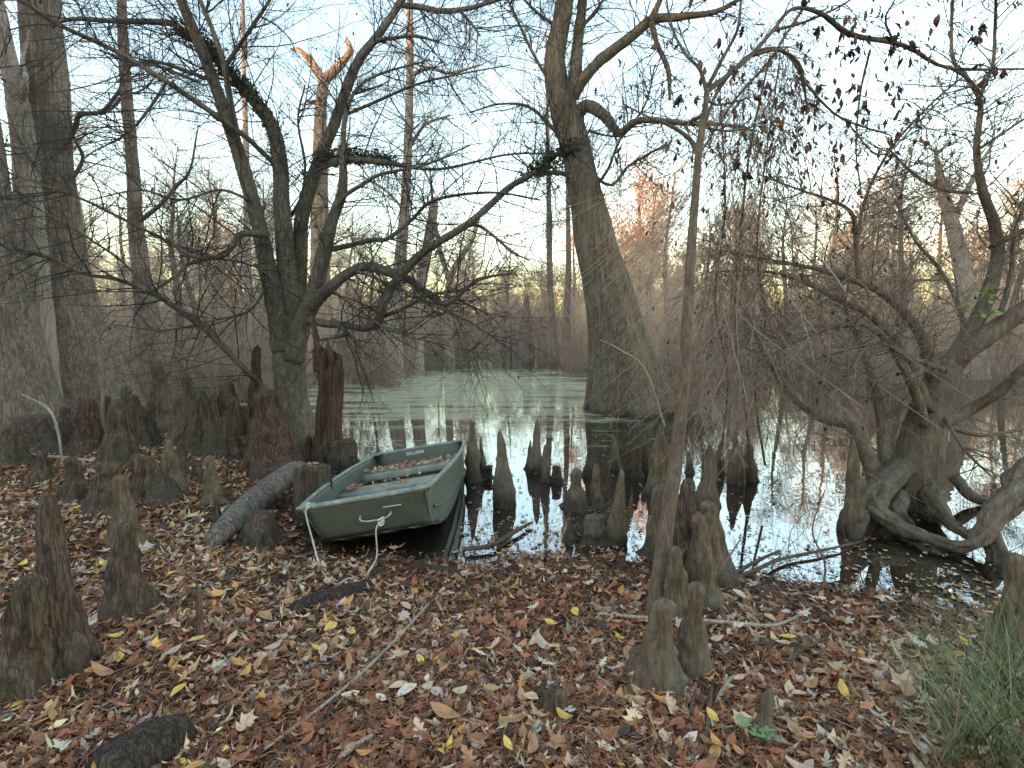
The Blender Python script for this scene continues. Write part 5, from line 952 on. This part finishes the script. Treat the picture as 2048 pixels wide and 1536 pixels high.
a_ = np.linspace(0, 2 * np.pi, 24); lp = np.array([loc2w((-.44 + .012 * math.sin(t), .05 + .06 * math.cos(t), .025 + .03 * math.sin(t))) for t in a_]); V, q_ = tubes(lp[None], np.full((1, 24), .0075), 7); link('corner_loop', smooth(mesh_np('corner_loop', V - RP[5], [q_])), M['rope'], rope)
# white lettering on the inner face of the transom
cu = bpy.data.curves.new('lettering', 'FONT'); cu.body = 'OC.UON'; cu.size = .055; cu.extrude = .001; cu.align_x = 'CENTER'; cu.offset = .002
tmp = bpy.data.objects.new('tmp', cu); COL.objects.link(tmp); bpy.context.view_layer.update(); me = bpy.data.meshes.new_from_object(tmp.evaluated_get(bpy.context.evaluated_depsgraph_get())); bpy.data.objects.remove(tmp)
lt = link('lettering', me, M['white'], trans); lt.rotation_euler = (math.radians(90 + 6), 0, 0); lt.location = (-.06, BL - .026, -.085); lt['label'] = 'small white letters painted inside the transom'

# ------------------------------------------------------------------ leaf litter
rng = np.random.default_rng(1234)
ALLT = T_BROAD + T_WILLOW + T_STAR       # 0-3 broad, 4-5 willow, 6-9 lobed
def litter_spots(N, rng):
    out = []
    while sum(map(len, out)) < N:
        y = 1.25 + 9.2 * rng.random(40000) ** 1.9; x = rng.uniform(-1, 1, 40000) * (y * 1.08 + .5); d = np.interp(x, SHX, SHY) - y; z = ground_z(x, y)
        keep = (z > -.015) & (rng.random(40000) < np.clip((z + .03) / .07, 0, 1)); out.append(np.stack([x, y, z, d], -1)[keep])
    return np.vstack(out)[:N]
def litter_cols(P, rng):
    N = len(P); d = P[:, 3]; lf = np.clip(.5 - P[:, 0] / 4, 0, 1)
    pr = np.stack([np.full(N, .33), np.full(N, .27), np.full(N, .16), np.full(N, .09), .004 + .026 * lf ** 1.5, .02 + .035 * lf, np.full(N, .022), np.full(N, .11)], -1)
    wet = np.clip(1 - d / .8, 0, 1)[:, None]; pr[:, 7:] += wet * .9; pr[:, 3:4] += wet * .12; pr[:, 4:6] *= 1 - .6 * wet
    pt = np.clip(vnoise(np.stack([P[:, 0] * 1.6, P[:, 1] * 1.6, P[:, 0] * 0], -1), 31) * 1.3, -1, 1)[:, None]; pr[:, 0:1] *= 1 + .8 * pt; pr[:, 7:] *= 1 + .8 * pt; pr[:, 2:4] *= 1 - .75 * pt; pr[:, 4:7] *= 1 - .5 * pt
    rt_ = np.clip((P[:, :1] - 1.1) / 1.5, 0, 1); pr[:, 3:4] += rt_ * .28; pr[:, 4:6] *= 1 - .7 * rt_
    pr /= pr.sum(1, keepdims=True); k = (rng.random((N, 1)) > np.cumsum(pr, 1)).sum(1).clip(0, 7)
    return k, PAL[k] * rng.uniform(.7, 1.35, (N, 1)) * (1 + rng.normal(0, .06, (N, 3)))
N = 52000; P = litter_spots(N, rng); k, C = litter_cols(P, rng)
tid = rng.choice(10, N, p=[.11, .11, .09, .09, .20, .18, .04, .04, .07, .07])
sz = .030 + .062 * rng.random(N) ** 1.5; sz[(tid == 4) | (tid == 5)] *= 1.35; sz[tid >= 6] *= 1.1; sz *= np.clip(.8 + P[:, 1] * .035, .8, 1.15)
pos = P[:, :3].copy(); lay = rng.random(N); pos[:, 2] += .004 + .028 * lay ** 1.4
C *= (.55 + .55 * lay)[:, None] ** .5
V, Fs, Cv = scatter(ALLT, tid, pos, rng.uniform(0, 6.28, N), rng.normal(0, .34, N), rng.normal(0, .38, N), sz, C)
# needles: thin rusty slivers
NN = 60000; Pn = litter_spots(NN, rng); yaw = rng.uniform(0, 6.28, NN); ln = rng.uniform(.015, .05, NN); wd_ = rng.uniform(.0007, .0016, NN); dz = rng.normal(0, .006, NN)
dx_, dy_ = np.cos(yaw), np.sin(yaw); c0 = Pn[:, :3] + np.stack([0 * yaw, 0 * yaw, rng.uniform(.006, .035, NN)], -1); dv = np.stack([dx_ * ln, dy_ * ln, dz], -1); wv2 = np.stack([-dy_ * wd_, dx_ * wd_, 0 * yaw], -1)
Vn = np.stack([c0 - dv - wv2, c0 + dv - wv2, c0 + dv + wv2, c0 - dv + wv2], 1).reshape(-1, 3); qn = np.arange(NN * 4).reshape(-1, 4) + len(V)
Cn = np.repeat(np.array([.26, .105, .05])[None] * rng.uniform(.6, 1.5, (NN, 1)), 4, 0)
NT = 900; Pt = litter_spots(NT, rng); yw = rng.uniform(0, 6.28, NT); lt_ = rng.uniform(.05, .28, NT); TP = np.empty((NT, 5, 3)); TP[:, 0] = Pt[:, :3] + [0, 0, .022]
for k_ in range(1, 5):
    yw = yw + rng.normal(0, .18, NT); TP[:, k_] = TP[:, k_ - 1] + np.stack([np.cos(yw) * lt_ / 4, np.sin(yw) * lt_ / 4, rng.normal(.001, .004, NT)], -1)
TP[..., 2] = np.maximum(TP[..., 2], ground_z(TP[..., 0], TP[..., 1]) + .012)
Vt, qt = tubes(TP, rng.uniform(.0012, .0036, NT)[:, None] * np.linspace(1, .5, 5), 4); Ct = np.repeat(np.array([[.16, .11, .08], [.30, .24, .19], [.11, .07, .05]])[rng.integers(0, 3, NT)], 20, 0)
me = mesh_np('leaf_litter', np.vstack([V, Vn, Vt]), Fs + [qn, qt + len(V) + len(Vn)]); setcol(me, np.vstack([Cv, Cn, Ct])); lit = link('leaf_litter', me, M['leafcol']); tag(lit, 'deep carpet of fallen brown leaves and needles on the bank', 'leaves', kind='stuff')
# the largest leaves one by one
def hires(kind, seed):
    r = np.random.default_rng(seed)
    if kind == 0: return leaf_ellipse(r.uniform(.20, .27), 5, r.uniform(.85, 1.1), r.uniform(-.3, .5), r.uniform(.1, .4), r.uniform(-.6, .6))
    if kind == 1: return leaf_ellipse(r.uniform(.09, .13), 5, 1., r.uniform(-.3, .5), .35, .5)
    return leaf_lobed(star(5, .29, .08, seed) if kind == 2 else oak(seed), .5, seed)
LM = {}
lmats = {}
for ci in range(8):
    mt, n, l, b = newmat('fallen_leaf_colour', .6, .3); n1 = noise(n, l, texmap(n, l, (1, 1, 1)), 3.5, 5, .7); c_ = tuple(PAL[ci]); rp = ramp(n, [(.32, tuple(PAL[ci] * .45)), (.5, c_), (.75, tuple(np.minimum(PAL[ci] * 1.25, .9)))]); l.new(n1.outputs[0], rp.inputs[0]); l.new(rp.outputs[0], b.inputs['Base Color']); lmats[ci] = mt
P = []
while len(P) < 300:
    y = 1.5 + 3.2 * rng.random() ** 1.3; x = rng.uniform(-1, 1) * (y * .93); d = float(np.interp(x, SHX, SHY)) - y; z = float(ground_z(x, y))
    if z > .03: P.append((x, y, z, d))
P = np.array(P); k, C = litter_cols(P, rng)
k = np.where(rng.random(300) < .55, rng.choice([2, 2, 2, 4, 4, 5, 5, 6, 1, 3], 300), k); k = np.where((P[:, 0] > .9) & (k == 4) & (rng.random(300) < .75), 2, k)
for i in range(300):
    kd = int(rng.choice(4, p=[.62, .12, .13, .13]));  kd = 0 if k[i] in (4, 5) else (kd if k[i] != 6 else int(rng.choice([2, 3, 0])))
    vr = int(rng.integers(0, 4)); key = (kd, vr, int(k[i]))
    if key not in LM:
        tv, tf = hires(kd, 900 + kd * 10 + vr); me = smooth(mesh_np('leaf', tv, [tf])); me.materials.append(lmats[int(k[i])]); LM[key] = me
    o = link('leaf', LM[key], None, ground); s_ = rng.uniform(.06, .105) * (1.1 if kd >= 2 else 1) * (1.35 if k[i] in (1, 3) and rng.random() < .5 else 1); o.scale = (s_,) * 3
    o.location = (P[i, 0], P[i, 1], P[i, 2] + .035 + .012 * rng.random()); o.rotation_euler = (rng.normal(0, .22), rng.normal(0, .22), rng.uniform(0, 6.28))
# leaves afloat, on the seats and on the stump
N = 2600; pts = []
while len(pts) < N:
    x = rng.uniform(-3.5, 4.0); s0 = float(np.interp(x, SHX, SHY)); y = s0 + rng.exponential(.55 if rng.random() < .7 else 2.8) - .05
    if y < 13 and not (-1.75 < x < -.45 and 3.7 < y < 7): pts.append((x, y))
pts = np.array(pts); pos = np.column_stack([pts, np.full(N, .004)]); kk = rng.choice(8, N, p=[.1, .2, .2, .22, .05, .05, .06, .12])
V, Fs, C = scatter(ALLT, rng.choice(10, N), pos, rng.uniform(0, 6.28, N), rng.normal(0, .04, N), rng.normal(0, .04, N), rng.uniform(.018, .06, N), PAL[kk] * rng.uniform(.6, 1.2, (N, 1)))
me = mesh_np('floating_leaves', V, Fs); setcol(me, C); tag(link('floating_leaves', me, M['leafcol']), 'loose leaves and bits floating on the shallow water', 'leaves', kind='stuff')
def pile(label, world_pts, size, cols, seed):
    r_ = np.random.default_rng(seed); N = len(world_pts); V, Fs, C = scatter(ALLT, r_.choice(10, N), np.array(world_pts), r_.uniform(0, 6.28, N), r_.normal(0, .3, N), r_.normal(0, .3, N), r_.uniform(size[0], size[1], N), np.array(cols)[r_.integers(0, len(cols), N)] * r_.uniform(.7, 1.3, (N, 1)))
    me = mesh_np('leaf_pile', V, Fs); setcol(me, C); tag(link('leaf_pile', me, M['leafcol']), label, 'leaves', kind='stuff')
w_ = .5
pile('dry brown leaves strewn along the rear bench of the boat', [loc2w((rng.uniform(-.55, .55), 2.03 + .29 * rng.random() ** .8, -.115 + .02 * rng.random())) for _ in range(330)], (.03, .065), [C_BRN, C_RED, C_TAN, C_TAN], 1)
pile('dry brown leaves gathered on the front bench of the boat', [loc2w((x, 1.16 + .25 * rng.random(), -.115 + .025 * rng.random())) for x in np.concatenate([rng.normal(-.42, .05, 55).clip(-.5, -.3), rng.uniform(-.3, .2, 40)])], (.03, .06), [C_BRN, C_ORG * .8, C_TAN, C_RED], 2)
pile('few brown leaves lying on top of the flat stump', [sb2 + np.array([rng.normal(0, sr2 * .35), rng.normal(0, sr2 * .3), sh2 * .985 + .015]) for _ in range(26)], (.03, .06), [C_BRN, C_ORG * .8, C_TAN], 3)

# ------------------------------------------------------------------ grass clump and seedlings
rng = np.random.default_rng(55); gb = []; N = 900
for _ in range(N):
    px = rng.normal(2000, 75); py = rng.uniform(1330, 1580); p = gp(px, py, True); gb.append(p)
gb = np.array(gb); n = 7; Pg = np.empty((N, n, 3)); Pg[:, 0] = gb; a = rng.uniform(0, 6.28, N); D = np.stack([np.cos(a) * .4 - .15, np.sin(a) * .4, np.ones(N)], -1); Lg = rng.uniform(.15, .55, N)
for k_ in range(1, n):
    D[:, 2] -= .17; D /= np.linalg.norm(D, axis=1, keepdims=True); Pg[:, k_] = Pg[:, k_ - 1] + D * (Lg / (n - 1))[:, None]
W = np.cross(D, [0, 0, 1.]); W /= np.linalg.norm(W, axis=1, keepdims=True) + 1e-6; wd_ = (.0012 + .0032 * rng.random(N) ** 2)[:, None] * np.linspace(1, .15, n)
Vg = np.stack([Pg - W[:, None] * wd_[..., None], Pg + W[:, None] * wd_[..., None]], 2).reshape(-1, 3); ii = np.arange(N * n * 2).reshape(N, n, 2); qg = np.stack([ii[:, :-1, 0], ii[:, :-1, 1], ii[:, 1:, 1], ii[:, 1:, 0]], -1).reshape(-1, 4)
gc = np.array([[.08, .11, .035], [.12, .15, .05], [.27, .22, .12], [.055, .08, .028]])[rng.integers(0, 4, N)]; me = mesh_np('grass', Vg, [qg]); setcol(me, np.repeat(gc, n * 2, 0)); tag(link('grass', me, M['grasscol']), 'tuft of fine green grass in the lower right corner', 'grass', kind='stuff')
M['green'] = flat('seedling_green', (.15, .20, .08), (.27, .32, .16), 12, .55, .3)
def seedling(label, px, py, nleaf, h, seed, size):
    r_ = np.random.default_rng(seed); b_ = gp(px, py); root = empty('seedling', b_); tag(root, label, 'seedling')
    P = np.array([[0, 0, 0], [.01, 0, h * .5], [r_.normal(0, .02), r_.normal(0, .02), h]]); V, q_ = tubes(crom(P, 8)[None], np.full((1, 8), .0022), 5); link('stem', mesh_np('stem', V, [q_]), M['green'], root)
    for i in range(nleaf):
        tv, tf = hires(3 if i % 2 else 2, 40 + seed + i); o = link('leaf', smooth(mesh_np('leaf', tv + [.55, 0, 0], [tf])), M['green'], root); o.scale = (size * r_.uniform(.7, 1.1),) * 3; o.location = P[1] + (P[2] - P[1]) * r_.random(); o.rotation_euler = (r_.normal(0, .3), r_.normal(-.1, .35), 6.28 * i / nleaf + r_.normal() * .3)
seedling('green lobed seedling left of the weathered stub', 1482, 1475, 5, .08, 3, .07)
seedling('small bright green seedling in front of the weathered stub', 1532, 1500, 6, .06, 9, .05)
seedling('little green sprout at the wet edge in the middle', 1218, 1165, 3, .05, 14, .05)
